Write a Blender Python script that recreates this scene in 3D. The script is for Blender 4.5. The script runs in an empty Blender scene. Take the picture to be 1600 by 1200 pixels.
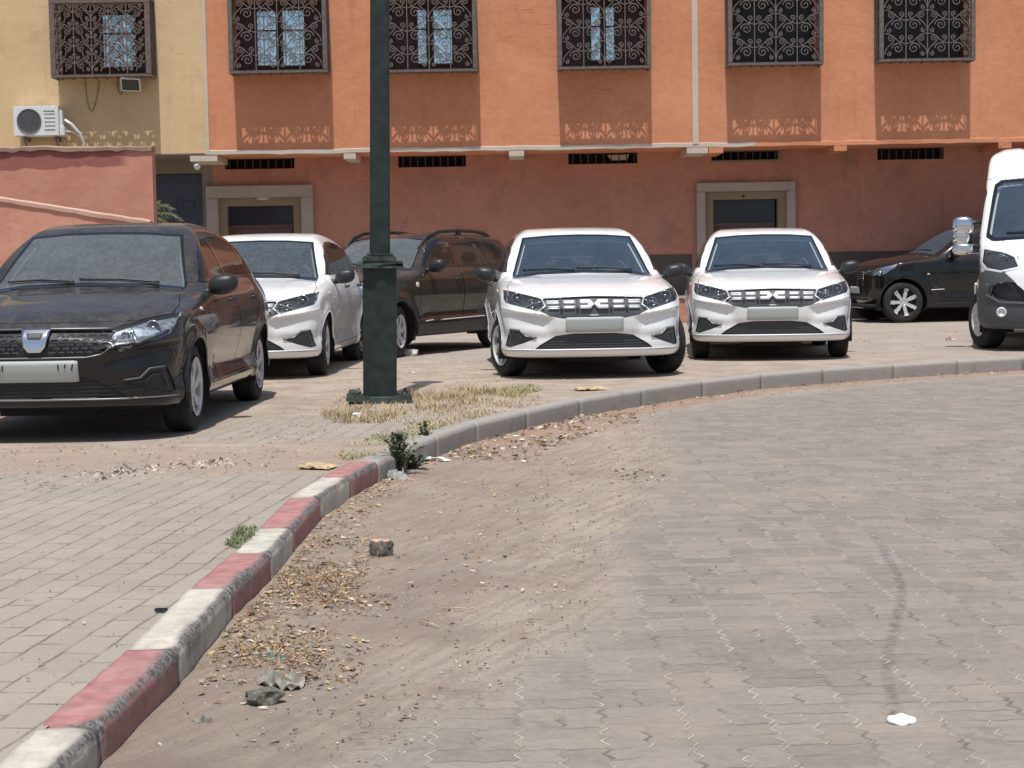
import bpy, bmesh, math, random
import numpy as np
from mathutils import Vector, Matrix

# ---------------------------------------------------------------- camera, sky, sun, exposure
sc = bpy.context.scene
col = sc.collection
F_PX, CAM_H, Y0, ROLL = 2700.0, 1.15, 407.0, 0.0165      # focal length in px of a 1600 px frame
PITCH = math.atan((600 - Y0) / F_PX)
cam = bpy.data.objects.new("camera", bpy.data.cameras.new("camera"))
col.objects.link(cam)
cam.data.sensor_width = 36
cam.data.lens = 36 * F_PX / 1600
cam.data.clip_end = 500
cam.location = (0, 0, CAM_H)
cam.rotation_euler = (Matrix.Rotation(math.pi / 2 - PITCH, 3, 'X') @ Matrix.Rotation(-ROLL, 3, 'Z')).to_euler()
sc.camera = cam

SUN_EL = math.radians(71)
SUN_AZ = math.radians(184)           # compass style, clockwise from +Y: sun stands behind the camera
world = bpy.data.worlds.new("World")
sc.world = world
world.use_nodes = True
wn = world.node_tree
bg = wn.nodes["Background"]
sky = wn.nodes.new("ShaderNodeTexSky")
sky.sky_type = 'NISHITA'
sky.sun_disc = False
sky.sun_elevation = SUN_EL
sky.sun_rotation = SUN_AZ
sky.dust_density = 2.5
wn.links.new(sky.outputs[0], bg.inputs[0])
bg.inputs[1].default_value = 0.098
sun = bpy.data.objects.new("sun", bpy.data.lights.new("sun", 'SUN'))
col.objects.link(sun)
sun.data.energy = 4.15
sun.data.angle = math.radians(0.5)
sun.data.color = (1.0, 0.97, 0.925)
sdir = Vector((math.sin(SUN_AZ) * math.cos(SUN_EL), math.cos(SUN_AZ) * math.cos(SUN_EL), math.sin(SUN_EL)))
sun.rotation_euler = sdir.to_track_quat('Z', 'Y').to_euler()
sun.location = (0, -5, 20)
sc.view_settings.view_transform = 'Standard'
sc.view_settings.look = 'None'
sc.view_settings.exposure = 0.0
sc.view_settings.gamma = 1.0
sc.cycles.max_bounces = 8
sc.cycles.transparent_max_bounces = 12

def ray(px, py):
    u, v = px - 800, py - 600
    c, s = math.cos(ROLL), math.sin(ROLL)
    a, b = u * c - v * s, u * s + v * c
    d = F_PX
    return a, d * math.cos(PITCH) - b * math.sin(PITCH), -d * math.sin(PITCH) - b * math.cos(PITCH)
def G(px, py, z=0.0):
    a, d, h = ray(px, py)
    t = (z - CAM_H) / h
    return (a * t, d * t)
def W(px, py, Y):
    a, d, h = ray(px, py)
    t = Y / d
    return (a * t, CAM_H + h * t)

# ---------------------------------------------------------------- naming helpers
def tag(o, label=None, cat=None, group=None, kind=None):
    for k, v in (("label", label), ("category", cat), ("group", group), ("kind", kind)):
        if v: o[k] = v
    return o
def empty(name, loc=(0, 0, 0), rz=0.0):
    o = bpy.data.objects.new(name, None)
    o.empty_display_size = 0.2
    o.location = loc
    o.rotation_euler = (0, 0, rz)
    col.objects.link(o)
    return o
def kids(o): return [c for c in bpy.data.objects if c.parent == o]
def copy_tree(o, parent=None, remap=None, memo=None):
    c = o.copy()
    col.objects.link(c)
    c.parent = parent
    if remap and c.type == 'MESH':
        key = c.data.name
        if any(m and m.name in remap for m in c.data.materials):
            if key not in memo:
                d = c.data.copy()
                for i, m in enumerate(d.materials):
                    if m and m.name in remap: d.materials[i] = remap[m.name]
                memo[key] = d
            c.data = memo[key]
    for ch in kids(o): copy_tree(ch, c, remap, memo)
    return c

# ---------------------------------------------------------------- node expressions
class X:
    def __init__(s, nt, sock): s.nt, s.s = nt, sock
    def _m(s, op, b=None, c=None):
        n = s.nt.nodes.new("ShaderNodeMath"); n.operation = op
        for i, v in enumerate((s, b, c)):
            if v is None: continue
            if isinstance(v, X): s.nt.links.new(v.s, n.inputs[i])
            else: n.inputs[i].default_value = v
        return X(s.nt, n.outputs[0])
    def __add__(s, o): return s._m('ADD', o)
    __radd__ = __add__
    def __sub__(s, o): return s._m('SUBTRACT', o)
    def __rsub__(s, o): return (s * -1.0) + o
    def __mul__(s, o): return s._m('MULTIPLY', o)
    __rmul__ = __mul__
    def __truediv__(s, o): return s._m('DIVIDE', o)
    def floor(s): return s._m('FLOOR')
    def frac(s): return s._m('FRACT')
    def abs(s): return s._m('ABSOLUTE')
    def mod(s, b): return s._m('FLOORED_MODULO', b)
    def gt(s, b): return s._m('GREATER_THAN', b)
    def lt(s, b): return s._m('LESS_THAN', b)
    def max(s, b): return s._m('MAXIMUM', b)
    def min(s, b): return s._m('MINIMUM', b)
    def pow(s, b): return s._m('POWER', b)
    def sin(s): return s._m('SINE')
    def step(s, a, b, lo=0.0, hi=1.0):
        n = s.nt.nodes.new("ShaderNodeMapRange"); n.interpolation_type = 'SMOOTHSTEP'
        s.nt.links.new(s.s, n.inputs[0])
        for i, v in ((1, a), (2, b), (3, lo), (4, hi)): n.inputs[i].default_value = v
        return X(s.nt, n.outputs[0])
class M:
    """a material under construction"""
    def __init__(s, name, rough=0.8, coat=0.0, metal=0.0, spec=0.5, base=(.5, .5, .5)):
        s.m = bpy.data.materials.new(name); s.m.use_nodes = True
        s.nt = s.m.node_tree; s.b = s.nt.nodes["Principled BSDF"]
        s.b.inputs["Roughness"].default_value = rough
        s.b.inputs["Coat Weight"].default_value = coat
        s.b.inputs["Coat Roughness"].default_value = 0.04
        s.b.inputs["Metallic"].default_value = metal
        s.b.inputs["Specular IOR Level"].default_value = spec
        s.b.inputs["Base Color"].default_value = (*base, 1)
        s.out = s.nt.nodes["Material Output"]
    def node(s, t): return s.nt.nodes.new(t)
    def pos(s, obj=False):
        if obj:
            n = s.node("ShaderNodeTexCoord"); return n.outputs["Object"]
        n = s.node("ShaderNodeNewGeometry"); return n.outputs["Position"]
    def xyz(s, sock):
        n = s.node("ShaderNodeSeparateXYZ"); s.nt.links.new(sock, n.inputs[0])
        return [X(s.nt, n.outputs[i]) for i in range(3)]
    def vec(s, a, b, c=0.0):
        n = s.node("ShaderNodeCombineXYZ")
        for i, v in enumerate((a, b, c)):
            if isinstance(v, X): s.nt.links.new(v.s, n.inputs[i])
            else: n.inputs[i].default_value = v
        return n.outputs[0]
    def noise(s, vec, scale, detail=4, rough=0.55, dist=0.0, stretch=None):
        if stretch:
            mp = s.node("ShaderNodeMapping"); s.nt.links.new(vec, mp.inputs[0]); mp.inputs[3].default_value = stretch
            vec = mp.outputs[0]
        n = s.node("ShaderNodeTexNoise"); s.nt.links.new(vec, n.inputs["Vector"])
        n.inputs["Scale"].default_value = scale; n.inputs["Detail"].default_value = detail
        n.inputs["Roughness"].default_value = rough; n.inputs["Distortion"].default_value = dist
        return X(s.nt, n.outputs[0])
    def voro(s, vec, scale, feature='F1', rnd=1.0):
        n = s.node("ShaderNodeTexVoronoi"); s.nt.links.new(vec, n.inputs["Vector"]); n.feature = feature
        n.inputs["Scale"].default_value = scale; n.inputs["Randomness"].default_value = rnd
        return n
    def white(s, vec):
        n = s.node("ShaderNodeTexWhiteNoise"); n.noise_dimensions = '2D'; s.nt.links.new(vec, n.inputs[0]); return X(s.nt, n.outputs[0])
    def attr(s, name):
        n = s.node("ShaderNodeAttribute"); n.attribute_name = name; return X(s.nt, n.outputs["Fac"])
    def mix(s, f, a, b):
        n = s.node("ShaderNodeMix"); n.data_type = 'RGBA'
        for i, v in ((0, f), (6, a), (7, b)):
            if isinstance(v, X): s.nt.links.new(v.s, n.inputs[i])
            elif isinstance(v, (int, float)): n.inputs[i].default_value = v
            elif isinstance(v, tuple): n.inputs[i].default_value = (*v, 1)
            else: s.nt.links.new(v, n.inputs[i])
        return n.outputs[2]
    def ramp(s, x, stops):
        n = s.node("ShaderNodeValToRGB"); s.nt.links.new(x.s, n.inputs[0])
        e = n.color_ramp.elements
        while len(e) < len(stops): e.new(0.5)
        for i, (p, c) in enumerate(stops): e[i].position = p; e[i].color = (*c, 1)
        return n.outputs[0]
    def color(s, sock): s.nt.links.new(sock, s.b.inputs["Base Color"]); return s
    def rough(s, x): s.nt.links.new(x.s, s.b.inputs["Roughness"]); return s
    def bump(s, x, dist=0.005, strength=1.0):
        n = s.node("ShaderNodeBump"); n.inputs["Strength"].default_value = strength; n.inputs["Distance"].default_value = dist
        s.nt.links.new(x.s, n.inputs["Height"]); s.nt.links.new(n.outputs[0], s.b.inputs["Normal"]); return s

# ---------------------------------------------------------------- mesh builder
class MB:
    def __init__(s): s.v, s.f, s.m, s.sm = [], [], [], []
    def add(s, v, f, mat=0, smooth=False):
        o = len(s.v); s.v.extend([tuple(map(float, p)) for p in v])
        for q in f: s.f.append(tuple(int(i) + o for i in q)); s.m.append(mat); s.sm.append(smooth)
        return s
    def box(s, a, b, bev=0.0, mat=0):
        (x0, y0, z0), (x1, y1, z1) = a, b
        if x0 > x1: x0, x1 = x1, x0
        if y0 > y1: y0, y1 = y1, y0
        if z0 > z1: z0, z1 = z1, z0
        if bev <= 0:
            v = [(x0,y0,z0),(x1,y0,z0),(x1,y1,z0),(x0,y1,z0),(x0,y0,z1),(x1,y0,z1),(x1,y1,z1),(x0,y1,z1)]
            return s.add(v, [(3,2,1,0),(4,5,6,7),(0,1,5,4),(1,2,6,5),(2,3,7,6),(3,0,4,7)], mat)
        bm = bmesh.new(); bmesh.ops.create_cube(bm, size=1)
        for w in bm.verts:
            w.co = Vector(((x0+x1)/2 + w.co.x*(x1-x0), (y0+y1)/2 + w.co.y*(y1-y0), (z0+z1)/2 + w.co.z*(z1-z0)))
        bmesh.ops.bevel(bm, geom=bm.edges[:], offset=min(bev, (x1-x0)*.49, (y1-y0)*.49, (z1-z0)*.49), segments=2, affect='EDGES')
        bm.verts.index_update()
        s.add([w.co for w in bm.verts], [[w.index for w in f.verts] for f in bm.faces], mat, bev >= .025); bm.free(); return s
    def prism(s, pts, a, b, axis='y', mat=0, smooth=False):
        """2D outline extruded from a to b; pts are (x,z) for y, (x,y) for z, (y,z) for x"""
        def P(p, t): return {'y': (p[0], t, p[1]), 'z': (p[0], p[1], t), 'x': (t, p[0], p[1])}[axis]
        n = len(pts)
        v = [P(p, a) for p in pts] + [P(p, b) for p in pts]
        f = [tuple(range(n)), tuple(range(2*n-1, n-1, -1))] + [((i+1) % n, i, n+i, n+(i+1) % n) for i in range(n)]
        return s.add(v, f, mat, smooth)
    def tube(s, pts, r, n=8, mat=0, closed=False, cap=True, flat=None):
        pts = [Vector(p) for p in pts]; N = len(pts); v = []; f = []
        rs = r if isinstance(r, (list, tuple)) else [r] * N
        up = Vector((0, 0, 1)); prev = None
        for i in range(N):
            if closed: d = pts[(i+1) % N] - pts[i-1]
            else: d = pts[min(i+1, N-1)] - pts[max(i-1, 0)]
            if d.length < 1e-9: d = Vector((0, 0, 1))
            d.normalize()
            a = prev if prev is not None else (up if abs(d.z) < .9 else Vector((1, 0, 0)))
            a = (a - d * a.dot(d))
            if a.length < 1e-6: a = d.orthogonal()
            a.normalize(); b = d.cross(a); prev = a
            for k in range(n):
                t = 2 * math.pi * (k + .5) / n
                ca, sa = math.cos(t), math.sin(t)
                if flat: sa *= flat
                v.append(pts[i] + (a * ca + b * sa) * rs[i])
        for i in range(N if closed else N - 1):
            j = (i + 1) % N
            for k in range(n):
                f.append((i*n+k, j*n+k, j*n+(k+1) % n, i*n+(k+1) % n))
        if cap and not closed:
            f.append(tuple(range(n))); f.append(tuple(range(N*n-1, (N-1)*n-1, -1)))
        return s.add(v, f, mat, n > 4)
    def lathe(s, prof, n=32, axis='y', c=(0, 0, 0), mat=0, cap=False):
        """prof: (radius, height) pairs round the axis"""
        v, f = [], []
        for r, h in prof:
            for k in range(n):
                t = 2 * math.pi * k / n; a, b = r * math.cos(t), r * math.sin(t)
                v.append({'y': (c[0]+a, c[1]+h, c[2]+b), 'z': (c[0]+a, c[1]+b, c[2]+h), 'x': (c[0]+h, c[1]+a, c[2]+b)}[axis])
        for i in range(len(prof)-1):
            for k in range(n): f.append((i*n+k, i*n+(k+1) % n, (i+1)*n+(k+1) % n, (i+1)*n+k))
        if cap: f.append(tuple(range(n-1, -1, -1))); f.append(tuple(range((len(prof)-1)*n, len(prof)*n)))
        return s.add(v, f, mat, True)
    def ball(s, c, r, nu=16, nv=10, e=1.0, mat=0):
        v, f = [], []
        sg = lambda a: math.copysign(abs(a) ** e, a)
        for j in range(nv + 1):
            p = math.pi * j / nv
            for i in range(nu):
                t = 2 * math.pi * i / nu
                v.append((c[0]+r[0]*sg(math.sin(p))*sg(math.cos(t)), c[1]+r[1]*sg(math.sin(p))*sg(math.sin(t)), c[2]+r[2]*sg(math.cos(p))))
        for j in range(nv):
            for i in range(nu): f.append((j*nu+i, (j+1)*nu+i, (j+1)*nu+(i+1) % nu, j*nu+(i+1) % nu))
        return s.add(v, f, mat, True)
    def xf(s, mat):
        s.v = [tuple(mat @ Vector(p)) for p in s.v]; return s
    def build(s, name, mats, parent=None, loc=None, merge=False):
        me = bpy.data.meshes.new(name)
        me.from_pydata(s.v, [], s.f)
        for m in (mats if isinstance(mats, (list, tuple)) else [mats]): me.materials.append(m.m if isinstance(m, M) else m)
        if len(me.polygons) == len(s.f):
            me.polygons.foreach_set("material_index", s.m); me.polygons.foreach_set("use_smooth", s.sm)
        if merge:
            bm = bmesh.new(); bm.from_mesh(me); bmesh.ops.remove_doubles(bm, verts=bm.verts, dist=1e-4); bmesh.ops.recalc_face_normals(bm, faces=bm.faces); bm.to_mesh(me); bm.free()
        me.validate(); me.update()
        o = bpy.data.objects.new(name, me); col.objects.link(o)
        if parent: o.parent = parent
        if loc: o.location = loc
        return o

# ---------------------------------------------------------------- materials used by the vehicles
def paint(name, base, rough=.35, coat=1.0, dust_or_sheen=.35, dust_or_sheen_col=(.34, .27, .20), metal=0.0, spec=.5, side=0.0):
    m = M(name, rough=rough, coat=coat, metal=metal, spec=spec)
    p = m.pos(True)
    g = m.node("ShaderNodeNewGeometry"); n = m.xyz(g.outputs["Normal"])[2]
    z = m.xyz(p)[2]
    nz = m.noise(p, 8, 6, .65) * .5 + m.noise(p, 38, 5, .75) * .5
    up = n.step(.05, .95, .05, 1.0)
    low = z.step(.20, .60, .07, 0.0)
    f = ((up * (nz.step(.38, .66, .35, 1.0))).max(low * nz.step(.35, .7))) * dust_or_sheen
    if side:
        on = m.xyz(m.node('ShaderNodeTexCoord').outputs['Normal'])[1].abs().step(.55, .9); f = f.max(on * z.step(.45, .85, .25, 1.0) * nz.step(.2, .8, .6, 1.0) * side)
    m.color(m.mix(f, base, dust_or_sheen_col))
    m.rough((f * .9 + rough * .5).min(.95))
    c = f * -1.6 + 1.0
    m.nt.links.new(c.max(0.0).s, m.b.inputs["Coat Weight"]) if coat else None
    return m
def simple(name, base, rough=.6, metal=0.0, coat=0.0, spec=.5, var=.0, scale=20):
    m = M(name, rough=rough, metal=metal, coat=coat, spec=spec, base=base)
    if var:
        n = m.noise(m.pos(True), scale, 5, .6)
        lo = tuple(max(0, c * (1 - var)) for c in base); hi = tuple(min(1, c * (1 + var)) for c in base)
        m.color(m.mix(n.step(.3, .7), lo, hi))
    return m
def glass(name, tint=(.45, .52, .52), dust_or_sheen=.12, dust_or_sheen_col=(.30, .28, .25), spots=.3, gl=1.5):
    m = M(name); nt = m.nt
    tr = m.node("ShaderNodeBsdfTransparent"); tr.inputs[0].default_value = (*tint, 1)
    g = m.node("ShaderNodeBsdfGlossy"); g.inputs["Roughness"].default_value = .03; g.inputs[0].default_value = (.95, .97, 1, 1)
    fr = m.node("ShaderNodeFresnel"); fr.inputs[0].default_value = gl
    mx = m.node("ShaderNodeMixShader"); nt.links.new(fr.outputs[0], mx.inputs[0]); nt.links.new(tr.outputs[0], mx.inputs[1]); nt.links.new(g.outputs[0], mx.inputs[2])
    df = m.node("ShaderNodeBsdfDiffuse"); df.inputs[0].default_value = (*dust_or_sheen_col, 1)
    p = m.pos(True)
    f = (m.noise(p, 5, 3, .5).step(.2, .8, .78, 1.0) * m.noise(p, 26, 4, .7).step(.35, .6, 1 - spots, 1.0)) * dust_or_sheen
    m2 = m.node("ShaderNodeMixShader"); nt.links.new(f.s, m2.inputs[0]); nt.links.new(mx.outputs[0], m2.inputs[1]); nt.links.new(df.outputs[0], m2.inputs[2])
    nt.links.new(m2.outputs[0], m.out.inputs[0])
    return m
P_WHITE = paint("white_paint", (.86, .885, .89), rough=.55, coat=.30, dust_or_sheen=.06, dust_or_sheen_col=(.5, .45, .38))
P_BLACK = paint("black_paint", (.004, .0045, .007), coat=.30, spec=.10, dust_or_sheen=.42, side=.24, dust_or_sheen_col=(.20, .18, .165))
P_GREY = paint("charcoal_paint", (.010, .0095, .0095), coat=.07, rough=.65, spec=.10, side=.14, dust_or_sheen=.30, dust_or_sheen_col=(.22, .18, .145))
P_DARK = paint("dark_navy_paint", (.005, .006, .008), coat=.5, spec=.15, dust_or_sheen=.10)
P_VAN = paint("van_white_paint", (.84, .865, .87), rough=.55, coat=.3, dust_or_sheen=.07, dust_or_sheen_col=(.5, .45, .38))
GL_CAR = glass("car_glass", (.93, .97, .98), dust_or_sheen=.17, dust_or_sheen_col=(.25, .37, .52), spots=.10)  # bluish film colour stands in for reflected sky, painted into the glass
GL_DUSTY = glass("dusty_glass", (.45, .48, .47), dust_or_sheen=.42, dust_or_sheen_col=(.26, .29, .31), spots=.22)
GL_HAZY = glass("hazy_glass", (.62, .66, .68), dust_or_sheen=.34, dust_or_sheen_col=(.24, .29, .33), spots=.35)
P_WHITE_D = paint("dusty_white_paint", (.83, .85, .85), rough=.6, coat=.22, dust_or_sheen=.20, dust_or_sheen_col=(.5, .44, .37))
REARS = simple("rear_seat_fabric", (.13, .14, .155), .9, var=.2)
GL_SIDE = glass("side_glass", (.36, .38, .38), dust_or_sheen=.16, dust_or_sheen_col=(.17, .165, .155), gl=1.32)
GL_LAMP = glass("lamp_lens", (.85, .88, .9), dust_or_sheen=.06, spots=.1)
BLACK = simple("black_plastic", (.022, .024, .026), .45, var=.2)
BLACKG = simple("gloss_black_trim", (.012, .012, .014), .15, coat=.5)
GREYP = simple("grey_plastic", (.078, .088, .096), .6, var=.06)
LINING = simple("dark_lining", (.010, .010, .011), .9)
CABIN = simple("cabin_lining", (.62, .64, .66), .9)
TYRE = simple("tyre_rubber", (.022, .022, .024), .85, var=.35, scale=14)
RIM = simple("silver_wheel_cover", (.58, .59, .60), .40, metal=.15, var=.15)
CHROME = simple("chrome", (.75, .77, .80), .12, metal=1.0)
BARS = simple("satin_silver_trim", (.70, .72, .73), .35, metal=.15)
DULL = simple("dull_silver_trim", (.20, .21, .22), .35, metal=.4)
REFLD = simple("lamp_bowl", (.42, .46, .52), .35, metal=.55, var=.5, scale=30)
REFL = simple("lamp_reflector", (.60, .62, .66), .18, metal=.9)
LAMPIN = simple("lamp_housing", (.035, .04, .05), .35)
SEAT = simple("seat_fabric", (.016, .020, .027), .9, var=.2)
LIGHTTRIM = simple("roof_lining", (.35, .35, .33), .9)
PLATE = simple("number_plate_pale", (.43, .475, .465), .6)
PLATEW = simple("number_plate_white", (.62, .64, .62), .5)
INK = simple("plate_ink", (.03, .03, .03), .6)
SILVER_GLASS = simple("mirror_glass", (.8, .82, .85), .03, metal=1.0)
ORANGE_LAMP = simple("pale_indicator", (.75, .70, .55), .2, coat=.6)
ENGINE_RED = simple("dark_red_lamp", (.25, .01, .01), .2, coat=.8)
# ---------------------------------------------------------------- vehicle surfaces
def curve(pts):
    xs = np.array([p[0] for p in pts], float); ys = np.array([p[1] for p in pts], float)
    if xs[0] > xs[-1]: xs, ys = xs[::-1], ys[::-1]
    h = np.diff(xs); d = np.diff(ys) / h; m = np.zeros(len(xs)); m[0], m[-1] = d[0], d[-1]
    for i in range(1, len(xs) - 1):
        if d[i-1] * d[i] > 0:
            w1, w2 = 2*h[i]+h[i-1], h[i]+2*h[i-1]; m[i] = (w1+w2) / (w1/d[i-1] + w2/d[i])
    def f(x):
        x = np.clip(x, xs[0], xs[-1]); i = np.clip(np.searchsorted(xs, x) - 1, 0, len(h) - 1)
        t = (x - xs[i]) / h[i]; t2 = t*t; t3 = t2*t
        return (2*t3-3*t2+1)*ys[i] + (t3-2*t2+t)*h[i]*m[i] + (3*t2-2*t3)*ys[i+1] + (t3-t2)*h[i]*m[i+1]
    return f
def smax(a, b, k):
    h = np.maximum(k - np.abs(a - b), 0) / k
    return np.maximum(a, b) + h * h * k * .25
def sstep(x, a, b):
    t = np.clip((x - a) / (b - a), 0, 1); return t * t * (3 - 2 * t)
def inpoly(P, poly):
    x, y = P[:, 0], P[:, 1]; r = np.zeros(len(P), bool); n = len(poly)
    for i in range(n):
        (x0, y0), (x1, y1) = poly[i], poly[(i+1) % n]
        if y0 == y1: continue
        c = ((y0 > y) != (y1 > y)) & (x < (x1-x0) * (y-y0) / (y1-y0) + x0); r ^= c
    return r
def nearest(P, poly):
    best = np.full(len(P), 1e9); out = P.copy(); n = len(poly)
    for i in range(n):
        a = np.array(poly[i], float); b = np.array(poly[(i+1) % n], float); ab = b - a
        t = np.clip(((P - a) @ ab) / max(ab @ ab, 1e-12), 0, 1); q = a + t[:, None] * ab
        d = ((P - q) ** 2).sum(1); k = d < best; best[k] = d[k]; out[k] = q[k]
    return out
def rnd_poly(pts, k=3):
    """soften a closed outline by corner cutting"""
    for _ in range(k - 1):
        o = []
        for i in range(len(pts)):
            a, b = pts[i], pts[(i+1) % len(pts)]
            o += [(a[0]*.8+b[0]*.2, a[1]*.8+b[1]*.2), (a[0]*.2+b[0]*.8, a[1]*.2+b[1]*.8)]
        pts = o
    return pts
AX = {'side': (0, 2, 1), 'front': (1, 2, 0), 'rear': (1, 2, 0), 'top': (0, 1, 2)}
class Hull:
    def __init__(s, f, box, h=.022, oz=.6):
        s.f, s.box = f, box
        (x0, x1), (y0, y1), (z0, z1) = box
        nx, ny, nz = [max(4, int(round((b - a) / h))) for a, b in box]
        gx, gy, gz = np.linspace(x0, x1, nx+1), np.linspace(y0, y1, ny+1), np.linspace(z0, z1, nz+1)
        V, Q = [], []
        def face(fn, A, B, flip):
            o = len(V); na, nb = len(A), len(B)
            for a in A:
                for b in B: V.append(fn(a, b))
            for i in range(na-1):
                for j in range(nb-1):
                    q = [o+i*nb+j, o+(i+1)*nb+j, o+(i+1)*nb+j+1, o+i*nb+j+1]; Q.append(q[::-1] if flip else q)
        face(lambda a, b: (a, b, z1), gx, gy, False); face(lambda a, b: (a, b, z0), gx, gy, True)
        face(lambda a, b: (a, y0, b), gx, gz, False); face(lambda a, b: (a, y1, b), gx, gz, True)
        face(lambda a, b: (x1, a, b), gy, gz, False); face(lambda a, b: (x0, a, b), gy, gz, True)
        V = np.array(V); key = np.round(V * 1e4).astype(np.int64)
        _, idx, inv = np.unique(key, axis=0, return_index=True, return_inverse=True)
        P = V[idx]; inv = inv.ravel(); Q = inv[np.array(Q)]
        c = (x0 + x1) / 2
        O = np.stack([c + .84 * (P[:, 0] - c), .45 * P[:, 1], oz + .08 * (P[:, 2] - oz)], 1)
        s.V = s.march(O, P + (P - O) * .05); s.Q = Q
        s.L = np.zeros(len(Q), int); s.names = ['body']; s.lock = np.zeros(len(P), bool)
    def ev(s, P): return s.f(P[:, 0], P[:, 1], P[:, 2])
    def march(s, O, P, n=40):
        lo = np.zeros(len(O)); hi = np.full(len(O), 1.0); done = np.zeros(len(O), bool); D = P - O
        for i in range(1, n + 1):
            t = i / n; v = s.ev(O + D * t); new = (v > 0) & ~done
            hi[new] = t; lo[new] = (i-1) / n; done |= new
        for _ in range(12):
            m = (lo + hi) / 2; v = s.ev(O + D * m[:, None]); k = v > 0
            hi[k] = m[k]; lo[~k] = m[~k]
        return O + D * ((lo + hi) / 2)[:, None]
    def grad(s, P, e=2e-3):
        g = np.zeros_like(P)
        for a in range(3):
            d = np.zeros(3); d[a] = e; g[:, a] = (s.ev(P + d) - s.ev(P - d)) / (2*e)
        return g
    def normal(s, P):
        g = s.grad(P); return g / np.maximum(np.linalg.norm(g, axis=1), 1e-9)[:, None]
    def surf(s, plane, pts, sign=1):
        """first hit of the surface looking inward along the plane's axis"""
        pts = np.array(pts, float).reshape(-1, 2); a, b, c = AX[plane]
        O = np.zeros((len(pts), 3)); O[:, a] = pts[:, 0]; O[:, b] = pts[:, 1]; E_ = O.copy()
        far = {'side': 1.3 * sign, 'front': s.box[0][1] + .2, 'rear': s.box[0][0] - .2, 'top': s.box[2][1] + .2}[plane]
        near = {'side': 0.0, 'front': -1.9, 'rear': -1.9, 'top': .4}[plane]
        O[:, c] = far; E_[:, c] = near
        n = 120; lo = np.zeros(len(O)); hi = np.ones(len(O)); done = np.zeros(len(O), bool); D = E_ - O
        for i in range(1, n+1):
            t = i / n; v = s.ev(O + D*t); new = (v < 0) & ~done; hi[new] = t; lo[new] = (i-1)/n; done |= new
        for _ in range(12):
            m = (lo+hi)/2; k = s.ev(O + D*m[:, None]) < 0; hi[k] = m[k]; lo[~k] = m[~k]
        return O + D*((lo+hi)/2)[:, None]
    def region(s, name, plane, poly, xr=(-99, 99), zr=(-99, 99), both=True, over=('body',), label=None):
        polys = [(poly, 1)]
        if both and plane in ('front', 'rear'): polys.append(([(-p[0], p[1]) for p in poly], 1))
        elif both and plane == 'side': polys.append((poly, -1))
        a, b, c = AX[plane]
        for k, (pl, sg) in enumerate(polys):
            nm = name + ('' if k == 0 else '|R')
            if nm not in s.names: s.names.append(nm)
            li = s.names.index(nm)
            C = s.V[s.Q].mean(1)
            ok = np.isin(s.L, [s.names.index(o) for o in over if o in s.names])
            ok &= (C[:, 0] > xr[0]) & (C[:, 0] < xr[1]) & (C[:, 2] > zr[0]) & (C[:, 2] < zr[1])
            if plane == 'side': ok &= (C[:, 1] * sg > .3)
            ins = ok & inpoly(C[:, [a, b]], pl)
            s.L[ins] = li
            vin = np.zeros(len(s.V), bool); vin[s.Q[ins].ravel()] = True
            vout = np.zeros(len(s.V), bool); vout[s.Q[ok & ~ins].ravel()] = True
            B = np.where(vin & vout & ~s.lock)[0]
            if not len(B): continue
            p2 = nearest(s.V[B][:, [a, b]], pl)
            for w in pl:
                d = ((p2 - np.array(w)) ** 2).sum(1); i = d.argmin()
                if d[i] < .0006: p2[i] = w
            q = s.surf(plane, p2, sg)
            far = np.abs(q[:, c] - s.V[B][:, c]) > .08
            W_ = s.V[B].copy(); W_[:, a] = p2[:, 0]; W_[:, b] = p2[:, 1]
            q[far] = W_[far]
            for _ in range(3):
                g = s.grad(q); q = q - (s.ev(q) / np.maximum((g*g).sum(1), 1e-6))[:, None] * g
            s.V[B] = q; s.lock[B] = True
    def mesh(s, name, label, mat, parent, gap=0.0, offset=0.0, obj=None, extra=None):
        ids = [s.names.index(l) for l in ([label] if isinstance(label, str) else label) if l in s.names]
        Q = s.Q[np.isin(s.L, ids)]
        if not len(Q): return None
        u, inv = np.unique(Q, return_inverse=True); inv = inv.reshape(Q.shape); V = s.V[u].copy()
        N = s.normal(V)
        if gap:
            e = np.concatenate([inv[:, [i, (i+1) % 4]] for i in range(4)]); es = np.sort(e, 1)
            uq, cnt = np.unique(es, axis=0, return_counts=True); bv = np.unique(uq[cnt == 1])
            C = V[inv].mean(1); acc = np.zeros_like(V); num = np.zeros(len(V))
            for i in range(4): np.add.at(acc, inv[:, i], C); np.add.at(num, inv[:, i], 1)
            d = acc / num[:, None] - V; L = np.linalg.norm(d, axis=1); ok = np.zeros(len(V), bool); ok[bv] = True; ok &= L > 1e-5
            V[ok] += d[ok] / L[ok][:, None] * gap
        if offset: V = V + N * offset
        me = bpy.data.meshes.new(name); me.from_pydata(V.tolist(), [], inv.tolist())
        for m in (mat if isinstance(mat, (list, tuple)) else [mat]): me.materials.append(m.m)
        me.polygons.foreach_set("use_smooth", [True] * len(me.polygons))
        me.update()
        me.normals_split_custom_set_from_vertices(N.tolist())
        o = bpy.data.objects.new(obj or name, me); col.objects.link(o); o.parent = parent
        return o
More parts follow.
